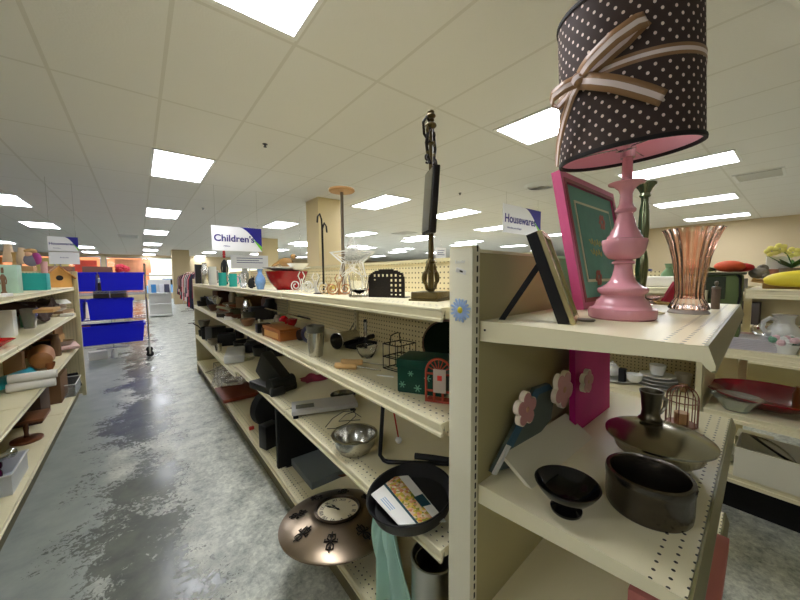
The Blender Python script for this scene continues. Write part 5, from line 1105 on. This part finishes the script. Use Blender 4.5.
rack('clothes_rack','clothes rack packed with garments right of the aisle beyond the shelves',1.35,8.2,11.6,26,'garments on the rack nearest the shelf end','dark or pale garment hanging on the rack just beyond the shelf end')
rack('clothes_rack','second clothes rack farther along the right of the aisle',1.55,12.2,16.0,26,'garments on the second rack','garment hanging on the second rack along the right of the aisle')
rack('clothes_rack','farthest clothes rack near the shop windows right of the aisle',1.8,17.0,20.5,20,'garments on the farthest rack','garment hanging on the farthest rack near the shop windows')
rack('clothes_rack','clothes rack standing behind the blue bin cart',-.45,8.5,9.6,12,'garments behind the bin cart','garment hanging behind the blue bin cart',hgt=1.45,lens=(.7,.8))
rack('clothes_rack','clothes rack partly hidden behind the left sign',-3.2,9.0,12.0,20,'garments on the rack behind the left shelves','garment hanging behind the left shelves')
for i,(x,w,c,lb) in enumerate(((-1.35,.45,(130,88,64),'brown carton on the tall shelf behind the blue bins'),(-.72,.5,(110,74,66),'dark brown carton right of the brown carton behind the bins'))):
    one(MB().box(-w/2,w/2,-.2,.2,0,.26,mat('carton%d'%i,c,.8),bev=.004),'carton',lb,'box',(x,10.4,1.43),0)
sb=T('tall_shelf','plain tall shelf holding cartons behind the blue bins','shelf',(-1.1,10.4,0)); 
for zz in (.3,.85,1.40): MB().box(-.7,.8,-.25,.25,zz,zz+.028,M_be).build('shelf',sb)
for x in (-.72,.80): MB().box(x,x+.02,-.25,.25,0,1.42,M_be).build('side_panel',sb)
q=MB(); 
for i in range(9): q.sph((.12*math.cos(i*2.4)*(i/9),.12*math.sin(i*2.4)*(i/9),.05*math.cos(i)),.07,mat('red_petals',(210,60,80),.7,var=.3),8)
q.cyl((0,0,-.22),(0,0,0),.05,M_white); one(q,'flower_bunch','bunch of pink red flowers above the blue bins','flowers',(-.30,10.4,1.65)); one(MB().box(-.15,.15,-.15,.15,0,.0015,M_be),'doily','cream doily under the flower bunch','doily',(-.30,10.4,1.4285))
# far end shelving/white fixtures at the aisle end
t=T('white_display','white display stand with shelves at the end of the aisle','display stand',(at(149,300,Y=15)[0].x,15,0)); t.scale=(.75,1,.9)
MB().box(0,.9,0,.05,0,1.5,M_white).build('back',t)
for zz in (.05,.5,.95): MB().box(0,.9,-.4,-.001,zz,zz+.03,M_white).build('shelf',t)
for i,(x,c) in enumerate(((.2,(60,130,190)),(.5,(220,220,225)),(.72,(70,70,90)))): one(MB().box(-.07,.07,-.12,.12,0,.3,mat('disp%d'%i,c,.6),bev=.004),'display_box',['blue box on the white display at the aisle end','pale box on the white display at the aisle end','dark box on the white display at the aisle end'][i],'box',(t.location.x+x*.75,14.8,.8825),0)
car=T('parked_car','pale blue car parked outside the shop window at the aisle end','car',(2.6,33,-.1),.05); cb=mat('car_blue',(120,170,210),.25,.2)
MB().prism([(-2.2,.35),(2.2,.35),(2.25,.8),(1.3,.95),(.7,1.42),(-.9,1.45),(-1.5,.98),(-2.2,.9)],-.85,.85,cb,RX(PI/2)).build('body',car)
MB().prism([(1.15,.96),(.66,1.36),(-.85,1.38),(-1.3,.98)],-.862,.862,M_blkg,RX(PI/2)).build('windows',car)
for x in (-1.4,1.4):
    for y in (-.8,.8): MB().lathe([(0,-.1),(.28,-.1),(.32,-.07),(.32,.07),(.28,.1),(0,.1)],M_blkm,24,TR(x,y,.32)@RX(PI/2)).build('wheel',car)
# ------------------------------------------------------------------ hanging signs
def sign(name,label,px0,py0,px1,py1,Y,txt,sub,panels=1,rz=0):
    a,_=at(px0,py0,Y=Y); b_,k=at(px1,py1,Y=Y); w=b_.x-a.x; zt=a.z; zb=b_.z; h=zt-zb; c=((a.x+b_.x)/2,Y,zb)
    t=T(name,label,'sign',c,rz); sw=mat('sign_white',(244,244,246),.5); nb=mat('sign_navy',(38,34,140),.5); gr=mat('sign_green',(130,215,60),.5)
    MB().box(-w/2,w/2,-.006,.006,0,h,sw).build('panel',t,smooth=False)
    for s in (-1,1): MB().cyl((s*w*.42,0,h),(s*w*.42,0,CEIL-zb),.002,M_steel,n=6).build('hanging_wire',t)
    def arc(x0,x1,n=14,off=0): return [(x0+(x1-x0)*i/n, h-(h*.98)*((i/n)**1.7)-off) for i in range(n+1)]
    top=arc(w*.04,w/2); MB().prism(top+[(w/2,h-.0005),(w*.04+.01,h-.0005)],-.0075,-.0061,nb,Mxz).build('navy_corner',t,smooth=False)
    top2=arc(w*.14,w/2,14,0); MB().prism([(w*.30,h*.56),(w/2-.001,h*.22),(w/2-.001,h*.02)],-.0085,-.0076,gr,Mxz).build('green_stripe',t,smooth=False)
    ts=mat('sign_text',(52,46,130),.5); tx=text(txt,h*.46,ts,t,(-w*.06,-.0095,h*.50),(PI/2,0,0),bold=.02); 
    mw=max(v.co.x for v in tx.data.vertices)-min(v.co.x for v in tx.data.vertices); f_=w*.80/mw; tx.scale=(f_,min(f_,1.2),1)
    tx2=text(sub,h*.10,ts,t,(-w*.22,-.0095,h*.19),(PI/2,0,0))
    for i in range(1,panels):
        MB().box(-w/2,w/2,-.006,.006,-i*h*.92-.0,-(i-1)*h*.92-.02,sw).build('lower_panel',t,smooth=False); text(sub,h*.12,ts,t,(0,-.0075,-(i-.5)*h*.92),(PI/2,0,0))
    return t
sign('hanging_sign','white hanging sign reading Children\'s with navy corner',211,225,262,252,6.0,"Children's",'Niños')
sign('hanging_sign','white hanging sign reading Housewares with navy corner',503,203,540,237,3.4,'Housewares','Artículos para el hogar',rz=.0)
sign('hanging_sign','two panel white hanging sign above the left shelves',47,236,79,251.5,7.0,'Housewares','Artículos',2)
for (px,py,Y,w,h,lb) in ((441,254,9,.55,.5,'small white hanging sign just left of the end upright'),(250,262,9,.9,.35,'blank white placard seen under the children\'s sign'),(301,272,8.0,.28,.42,'small white notice on the beige column side')):
    p,k=at(px,py,Y=Y); t=T('placard',lb,'sign',(p.x,Y,p.z)); MB().box(-w/2,w/2,-.005,.005,-h/2,h/2,mat('sign_white')).build('panel',t); MB().cyl((0,0,h/2),(0,0,CEIL-p.z),.002,M_steel,n=6).build('hanging_wire',t)
    q=MB(); [q.box(-w*.35,w*.35*(1-.3*(i%2)),-.0062,-.0052,h*.25-i*h*.16,h*.29-i*h*.16,mat('sign_text')) for i in range(3)]; q.build('printed_lines',t)
# ------------------------------------------------------------------ gondola across the right aisle
XR=2.6; XRB=3.06
def LYr(px,X): return at(px,300,X=X)[0].y
RZ_=[H-.80,H-.43]
g=T('gondola_shelving','cream gondola of dishes across the aisle on the right','shelving unit',(XR,.37,0))
for i in range(3):
    a,b=i*1.25+.003,(i+1)*1.25-.003
    MB().box(XRB-XR-.01,XRB-XR+.01,a,b,.16,H+.02,M_peg).build('back_panel',g,smooth=False)
    for zz in (.22,RZ_[0],RZ_[1]):
        s=MB(); s.box(.014,XRB-XR-.012,a+.016,b-.016,zz-.012,zz,M_sh); lipbox(s,a+.016,b-.016,zz,h=.05); s.build('shelf',g,smooth=False)
    s=MB(); s.box(.014,XRB-XR-.012,a,b,H-.10,H-.088,M_sh); lipbox(s,a,b,H-.088); s.build('shelf',g,smooth=False)
    MB().box(.035,.05,a,b,0.002,.20,mat('kick_grey')).build('kick_plate',g,smooth=False)
for y in (0,1.25,2.5,3.75): MB().box(-.0,.045,y-.014,y+.014,0,H-.10,M_be).build('upright',g,smooth=False)
MB().box(.0455,XRB-XR+.02,-.016,-.004,0,H-.10,M_be).build('divider_panel',g,smooth=False)
g2=T('gondola_shelving','open backed cream shelving holding the yellow squash on the right','shelving unit',(XR,-1.0,0))
for zz in (.27,RZ_[0],RZ_[1]):
    s=MB(); s.box(.014,.62,0.005,1.34,zz-.012,zz,M_sh); lipbox(s,0.005,1.34,zz,h=.05); s.build('shelf',g2,smooth=False)
s=MB(); s.box(.014,.62,0.005,1.20,H-.10,H-.088,M_sh); lipbox(s,0.005,1.20,H-.088,h=.05); s.build('top_shelf',g2,smooth=False)
for y in (0.02,1.0+LYr(748,3.19)): MB().box(.58,.615,y-.018,y+.018,0,H-.10,M_be).build('upright',g2,smooth=False)
MB().box(.60,.63,1.26,1.34,RZ_[0]+.001,RZ_[1]-.013,M_be).build('upright',g2,smooth=False)
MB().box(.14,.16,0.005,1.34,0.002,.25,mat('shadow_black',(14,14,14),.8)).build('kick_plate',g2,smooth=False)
# dishes on the left shelf
z=RZ_[0]
ws=mat('stoneware',(222,222,214),.25)
p,k,kc=S(668,383,z)
def plate_at(x,y,zz,r,m): return MB().lathe([(0,0),(r*.6,0),(r,.018),(r*.98,.021),(r*.6,.004),(0,.004)],m,40)
for i,lb in enumerate(('lowest plate of the stack under the white cup','second plate of the stack under the white cup','third plate of the stack under the white cup','top plate of the stack under the white cup')):
    one(plate_at(0,0,0,.125-.006*i,ws),'plate',lb,'plate',(2.84,.62,z+.0225*i),group='plates on the dish shelf')
cu=T('cup','white cup sitting on the plate stack across the aisle','cup',(2.83,.62,z+.0905)); MB().lathe([(0,0),(.035,0),(.045,.03),(.05,.07),(.046,.07),(.03,.01),(0,.008)],M_wglz,28).build('body',cu); MB().tube([(.045,0,.055),(.07,0,.05),(.07,0,.025),(.042,0,.02)],.005,M_wglz,8).build('handle',cu)
p,k,kc=S(624,385,z)
one(plate_at(0,0,0,.15,ws),'plate','wide pale plate under the teapot near the magenta canvas','plate',(2.80,.88,z),group='plates on the dish shelf')
tp=T('teapot','white lidded teapot on the wide pale plate','teapot',(2.80,.89,z+.0215),1.2)
MB().sph((0,0,.045),.055,M_wglz,20,(1,1,.82)).build('body',tp); MB().sph((0,0,.092),.028,M_wglz,14,(1,1,.5)).sph((0,0,.108),.010,M_wglz,10).build('lid',tp); MB().tube([(.045,0,.035),(.075,0,.05),(.09,0,.08)],[.012,.009,.006],M_wglz,8).build('spout',tp); MB().tube([(-.05,0,.07),(-.085,0,.06),(-.08,0,.03),(-.05,0,.025)],.006,M_wglz,8).build('handle',tp)
one(MB().lathe([(0,0),(.03,0),(.045,.02),(.05,.055),(.046,.055),(.028,.008),(0,.006)],M_wglz,24),'small_bowl','small white bowl right beside the teapot','bowl',(2.74,.73,z+.03))
simple('bowl','brown_dish','small brown dish at the right of the dish shelf','dish',683,392,z,11,8,mat('brown_dish',(150,120,70),.4),dx=.0)
simple('box','dark_box','dark box at the back of the dish shelf by the magenta canvas','box',622,382,z,8,14,M_blkm)
# platter shelf
p,k=at(765,405,z=z); 
one(MB().lathe([(0,0),(.13,0),(.21,.035),(.28,.075),(.276,.079),(.20,.042),(.13,.006),(0,.006)],mat('ruby_glass',(128,10,26),.12,0,.15),64),'red_platter','large shallow ruby red platter behind the glass bowl','platter',(2.93,.10,z+.001))
p,k,kc=S(745,402,z)
one(MB().lathe([(0,0),(.05,0),(.055,.006),(.085,.055),(.112,.082),(.106,.082),(.078,.055),(.045,.012),(0,.010)],mat('cut_glass',(235,240,225),.08,0,.75,1.4),40,fl=lambda a,z:1+.02*math.cos(16*a)),'glass_bowl','cut glass bowl in front of the ruby red platter','bowl',(2.69,.215,z+.0005))
# things seen beyond
t=T('rear_shelf_unit','shelving unit of dark goods seen through the open shelves','shelving unit',(4.3,-1.2,0)); 
MB().box(.3,.34,0,4.5,0,H-.12,M_be).build('back_panel',t)
for zz in (.35,.62,.95,1.25): MB().box(0,.299,0,4.5,zz-.02,zz,M_sh).build('shelf',t)
dkm=mat('dark_goods',(36,34,32),.6)
for i,(y,zz,w,h,c,lb) in enumerate(((.05,.62,.30,.17,(30,28,28),'black box on the rear unit seen under the plate stack shelf'),(.45,.62,.22,.12,(40,36,36),'dark case on the rear unit left of the black box'),(.18,.62+.171,.24,.05,(196,40,40),'red box lying on the black box on the rear unit'),(.28,.95,.3,.2,(70,62,56),'brown case on the rear unit behind the white jug'),(-.1,.95,.26,.16,(120,60,50),'dark red tin on the rear unit behind the white jug'),(.35,1.25,.3,.12,(90,86,80),'grey case on top of the rear unit'))):
    one(MB().box(-.1,.1,-w/2,w/2,0,h,mat('rg%d'%i,c,.6),bev=.005),'storage_case',lb,'box',(4.45,y*1.4,zz),0)
# plate stack shelf
z=RZ_[1]
for i in range(7):
    lb=['lowest','second','third','fourth','fifth','sixth','topmost'][i]+' square plate of the stack under the jug shelf area'
    one(MB().box(-.10,.10,-.10,.10,0,.0085,mat('square_plate',(205,200,205),.25),bev=.003),'square_plate',lb.replace(' under the jug shelf area',' beside the white jug'),'plate',(2.73,LYr(752,2.73),z+.0008+i*.0095),.1,'square plates stacked beside the white jug')
ju=T('white_jug','white ceramic jug with round handle behind the square plates','jug',(2.82,LYr(786,2.82),z+.001),2.3); 
MB().lathe([(0,0),(.045,0),(.05,.008),(.066,.04),(.070,.08),(.060,.12),(.040,.145),(.040,.175),(.050,.195),(.045,.195),(.034,.17),(.034,.145),(.054,.12),(.06,.08),(.04,.012),(0,.01)],M_wglz,36).build('body',ju); MB().tube([(.038,0,.165),(.07,0,.175),(.10,0,.155),(.105,0,.12),(.085,0,.095),(.062,0,.095)],.011,M_wglz,10).build('handle',ju)
t=T('red_glass_jar','small jar of red contents with clear glass top','jar',(2.86,LYr(764,2.86),z)); MB().lathe([(0,0),(.036,0),(.040,.006),(.040,.055),(.028,.062),(0,.062)],mat('red_jar',(150,34,26),.15),24).build('red_base',t); MB().lathe([(0,.0625),(.028,.0625),(.040,.08),(.040,.115),(.034,.12),(.0,.121)],M_glass,24).build('glass_top',t)
one(MB().box(-.05,.05,-.06,.06,0,.05,mat('brown_tin',(120,66,50),.5),bev=.003),'brown_tin','brown and cream tin left of the red glass jar','tin',(3.0,LYr(750,3.0),z))
q=MB(); fc_=[(235,200,205),(240,240,235),(120,170,140)]
for i in range(16): a=i*2.4; r=.012*math.sqrt(i)*1.3; q.sph((r*math.cos(a),r*math.sin(a),.07+.01*math.cos(i)),.018,mat('posy%d'%(i%3),fc_[i%3],.7),8)
q.lathe([(0,0),(.035,0),(.05,.05),(.045,.05),(0,.02)],M_wglz,20); one(q,'flower_posy','small posy of pink and white flowers in a cup','flowers',(2.67,LYr(790,2.67),z+.001))
one(MB().lathe([(0,0),(.05,0),(.056,.01),(.056,.10),(.05,.11),(.05,.12),(0,.12)],mat('terracotta',(160,70,50),.5),24),'terracotta_pot','terracotta pot right of the white jug at the picture edge','pot',(2.9,-.04,z+.001))
# squash shelf
z=H-.088
q=MB(); ye=mat('squash_yellow',(226,208,60),.4,var=.12,vscale=8)
q.tube([(0,.16,.045),(0,.14,.05),(0,.10,.056),(0,.0,.062),(0,-.10,.062),(0,-.20,.056),(0,-.26,.048)],[.010,.030,.042,.052,.053,.044,.02],ye,24); 
for v in q.bm.verts: v.co.z=v.co.z*.94
sq=T('yellow_squash','big smooth yellow squash lying on the right top shelf','squash',(2.74,-.01,z),.12); q.build('fruit',sq,sub=1); MB().tube([(0,.155,.042),(0,.185,.045),(0,.20,.052)],[.012,.010,.013],mat('stalk',(196,150,90),.6),10).build('stalk',sq)
simple_at('plush','grey_plush','fluffy grey soft toy left of the yellow squash','soft toy',2.84,LYr(757,2.84),z+.0555,.12,.075,mat('grey_fluff',(140,134,122),.95,bump=1,bscale=200))
p0=(2.86,.10); one(MB().box(-.14,.14,-.16,.09,0,.055,mat('straw_box',(196,160,104),.7),bev=.004),'straw_box','straw coloured box under the grey soft toy behind the squash','box',(2.90,.06,z))
# sign card with orchids

cd=T('photo_card','upright white card with a small picture among yellow orchids','card',(2.98,LYr(775,2.98),z+.0555),-1.2); MB().box(-.05,.05,-.003,.003,0,.13,M_paper).build('card',cd); MB().box(-.04,.04,-.0045,-.0032,.01,.055,mat('card_pic',(190,130,110),.5,var=.5,vscale=40)).build('picture',cd)
oc=T('orchid_plant','artificial yellow orchid with green leaves on the right top shelf','plant',(2.95,LYr(789,2.95),z+.0555)); q=MB(); gl=mat('leaf_green',(60,100,44),.5)
for i in range(7):
    a=i*.9; q.prism([(0,0),(.05,.018),(.12,0),(.05,-.018)],-.0012,.0012,gl,TR(0,0,.06)@RZ(a)@RY(-.45-.1*(i%3)))
q.tube([(0,0,.0),(.0,0,.08),(.01,.02,.14),(.0,.05,.17)],.003,gl,6); q.build('leaves',oc)
for i,(x,y,zz) in enumerate(((.0,.05,.175),(.01,.0,.15),(-.02,.08,.16))):
    f=MB(); 
    for j in range(5): f.sph((x,y+.018*math.cos(j*1.257),zz+.018*math.sin(j*1.257)),.015,mat('orchid_yellow',(235,225,120),.6),8,(.35,1,1))
    f.build('blossom',oc)
MB().lathe([(0,0),(.04,0),(.05,.06),(.046,.06),(0,.05)],mat('planter',(110,96,80),.6),20).build('pot',oc)
# green tote with fruit
t=T('green_tub','tall olive green fabric tub standing behind the peach vase','tub',(2.74,.34,RZ_[1]+.001),.05); gt=mat('olive_fabric',(92,108,62),.7,var=.15)
MB().box(-.10,.12,-.115,.125,0,.42,gt,bev=.012).build('body',t); MB().box(-.115,.13,-.125,.135,.4205,.435,mat('tub_rim',(60,66,44),.6),bev=.003).build('rim',t); MB().box(-.1035,-.1008,-.05,.04,.28,.41,mat('tub_panel',(48,56,34),.5)).build('dark_label',t)
MB().tube([(-.10,-.09,.43),(-.12,-.108,.40),(-.118,-.112,.30),(-.112,-.10,.20)],.005,M_blk,6,flat=1.6).tube([(-.10,.10,.436),(-.08,.07,.462),(-.07,.03,.466),(-.06,.0,.45)],.004,M_blk,6).build('strap',t)
q=MB(); q.sph((0,0,.0),.055,mat('cap_orange',(220,90,50),.6,var=.3,vscale=20),20,(1,1.25,.62)); one(q,'orange_toy','orange and red cap shaped toy on the olive tub','toy',(2.74,.285,RZ_[1]+.471))
q=MB(); q.sph((0,0,0),.045,mat('cap_red',(200,40,46),.6),16,(1,1.3,.6)); one(q,'red_cap','red cap just right of the orange one on the olive tub','toy',(2.82,.245,RZ_[1]+.464))  # a red cap resting on the tub
q=MB(); q.sph((0,0,0),.05,mat('moss_green',(120,130,70),.9,bump=1,bscale=150),16,(1,1.4,.35)); one(q,'green_cushion','mossy green cushion on the left of the olive tub','cushion',(2.73,.405,RZ_[1]+.455))
# white basket & gondola behind lamp
z=H-.088
t=T('white_basket','white wicker basket with tall handle behind the candlestick','basket',(2.80,.80,z)); q=MB(); wk=mat('white_wicker',(232,228,216),.6,bump=1,bscale=120)
q.lathe([(0,0),(.07,0),(.095,.07),(.09,.075),(.066,.006),(0,.005)],wk,32,fl=lambda a,z:1+.015*math.cos(24*a)); q.build('body',t); MB().tube([(.0,-.09+.18*i/16,.075+.10*math.sin(PI*i/16)) for i in range(17)],.007,wk,8).build('handle',t)
one(MB().box(-.12,.12,-.16,.16,0,.07,mat('lace_white',(236,232,222),.9,bump=1,bscale=200),bev=.02),'folded_lace','folded white lace beside the white basket','lace',(2.84,.56,z))
one(MB().box(-.10,.12,-.12,.12,0,.06,mat('grey_box2',(120,124,118),.6),bev=.004),'grey_case','long grey case at the front of the shelf behind the vase','case',(2.74,1.1,z))
# lowest shelf: white box, glass lid
z=.27
t=T('white_carton','open white carton on the low right shelf','box',(2.56,-.16,z),0); wc=mat('carton_white',(226,222,200),.6)
q=MB(); q.box(.03,.035,-.10,.36,0,.17,wc).box(.30,.305,-.10,.36,0,.17,wc).box(.035,.30,-.10,-.095,0,.17,wc).box(.035,.30,.355,.36,0,.17,wc).box(.035,.30,-.095,.355,0,.005,wc).build('body',t,smooth=False)
MB().box(0,.07,-.10,.36,0,.003,mat('flap_tan',(168,158,110),.7),TR(.033,0,.171)@RY(.5)).build('flap',t,smooth=False)
one(MB().lathe([(0,.04),(.05,.035),(.10,.012),(.112,0),(.106,0),(.09,.012),(.05,.03),(0,.034)],M_glass,36),'glass_lid','clear glass lid standing in the open white carton','lid',(2.74,.06,z+.15),0,rot=(.5,.3,0))  # loose pot lid of clear glass
one(MB().lathe([(0,0),(.05,0),(.10,.05),(.105,.08),(.10,.08),(.045,.01),(0,.008)],mat('cream_pottery',(206,206,180),.3),32),'cream_bowl','cream pottery bowl left of the open white carton','bowl',(2.78,.27,z+.001))
for i,(x,y,w,h,c,lb) in enumerate(((2.95,.25,.16,.10,(196,190,150),'pale box at the back left of the low right shelf'),)):
    one(MB().box(-.08,.08,-w/2,w/2,0,h,mat('lb%d'%i,c,.6),bev=.004),'pale_box',lb,'box',(x+.1,y-.1,z+.001),0)
# gondolas beyond the main one
for j,(x,y0,y1,cl) in enumerate(((4.6,4.0,9.5,'long cream gondola in the third row seen over the shelves'),(7.3,1.0,9.0,'cream gondola in the fourth row toward the right wall'),(10.0,1.0,9.0,'cream gondola in the fifth row near the right wall'),(-3.6,1.5,7.5,'cream gondola in the next row to the left'))):
    t=T('gondola_shelving',cl,'shelving unit',(x,y0,0)); L=y1-y0
    MB().box(-.02,.02,0,L,.1,H+.02,M_peg).build('back_panel',t,smooth=False)
    for zz in (.2,.62,1.0,1.30): MB().box(-.48,-.021,0,L,zz-.03,zz,M_sh).box(.021,.48,0,L,zz-.03,zz,M_sh).build('shelf',t,smooth=False)
    MB().box(-.48,.48,-.02,-.001,0,1.30,M_be).build('end_panel',t,smooth=False)
random.seed(11)
# goods on top of them: boxes and jars one by one
bl=mat('blue_carton',(70,120,200),.5,var=.5,vscale=12)
p,k=at(380,264,Y=4.0)
for i,(px,w,c,lb) in enumerate(((378,.20,(226,228,232),'white carton left of the blue cartons above the pegboard'),(383.5,.20,(60,110,190),'leftmost blue carton seen above the pegboard'),(388.5,.2,(80,130,200),'middle blue carton seen above the pegboard'),(398,.34,(50,100,170),'long blue carton seen above the pegboard'),(407,.22,(36,60,60),'dark green carton seen above the pegboard'),(418,.3,(235,232,225),'white paper bundle seen above the pegboard'))):
    v,k=at(px,262,X=4.35); one(MB().box(-.1,.1,-w/2,w/2,0,.16,mat('tc%d'%i,c,.5,var=.35,vscale=14),bev=.004),'carton',lb,'box',(v.x,v.y,1.301),0)
names=[('vase','blue'),('jar','clay red'),('bowl','green'),('figure','white'),('box','yellow'),('jar','grey'),('vase','pink'),('box','navy'),('cup','teal'),('box','cream')]
ccs={'blue':(70,110,170),'clay red':(170,80,60),'green':(90,130,80),'white':(230,230,225),'yellow':(220,190,90),'grey':(140,140,140),'pink':(220,150,160),'navy':(40,44,90),'teal':(40,150,140),'cream':(225,215,185)}
def simple_xyz(kind,name,label,cat,x,y,z,w,h,m):
    v=Vector((x,y,z-H)); q=R.transposed()@v; px,py=400+F*q.x/q.z,300+F*q.y/q.z; k=q.z/F; kc=k*math.cos(math.atan((px-400)/F))
    return simple(kind,name,label,cat,px,py,z,2*w/kc,h/k,m)
def stock(x,ys,zz,where,seed):
    rnd=random.Random(seed)
    for i,y in enumerate(ys):
        kd,cn=names[rnd.randrange(len(names))]; nm={'figure':'figurine','cup':'beaker'}.get(kd,kd)
        simple_xyz(kd,nm,'%s %s, number %s from the near end %s'%(cn,nm,['one','two','three','four','five','six','seven','eight','nine','ten'][i],where),nm,x+rnd.uniform(-.06,.06),y,zz,rnd.uniform(.06,.10),rnd.uniform(.12,.24),mat('stock_'+cn.replace(' ','_'),ccs[cn],.4))
stock(4.35,[6.0,6.6,7.2,7.8,8.5],1.3005,'on the third row top',1)
stock(7.05,[1.3,1.8,2.3,2.9,3.6,4.6,5.6,6.6],1.3005,'on the fourth row top',2)
stock(9.75,[1.3,1.8,2.4,3.0,3.8],1.3005,'on the fifth row top',3)
stock(-3.35,[2.0,2.6,3.2,3.8,4.6,5.4,6.2],1.3005,'on the left row top',4)
# red fold and strap between vase and lamp are in the end-cap section

for (kd,nm,x,y,zz,w,h,c,lb) in (('cup','tall_cup',2.95,.50,RZ_[0],.05,.10,(214,208,196),'pale tall cup at the back right of the dish shelf'),('jar','brown_jar',2.92,1.05,RZ_[0],.06,.13,(96,76,50),'brown jar at the back of the dish shelf'),('bowl','blue_bowl',2.8,1.3,RZ_[0],.09,.07,(90,120,160),'blue bowl farther along the dish shelf'),
   ('jar','amber_bottle',2.95,-.02,RZ_[0],.03,.14,(150,90,40),'amber bottle behind the red platter'),('box','cream_box',2.95,-.2,RZ_[1],.08,.10,(220,206,176),'cream box right of the terracotta pot'),('vase','green_vase',3.0,.62,H-.088,.05,.16,(100,130,90),'green vase behind the folded white lace'),('jar','tan_jar',2.92,1.5,H-.088,.06,.15,(186,156,110),'tan jar on the shelf behind the vase and lamp')):
    simple_at(kd,nm,lb,nm.split('_')[-1],x,y,zz+.001,w*2,h,mat('rgd_'+nm,c,.35,var=.15))
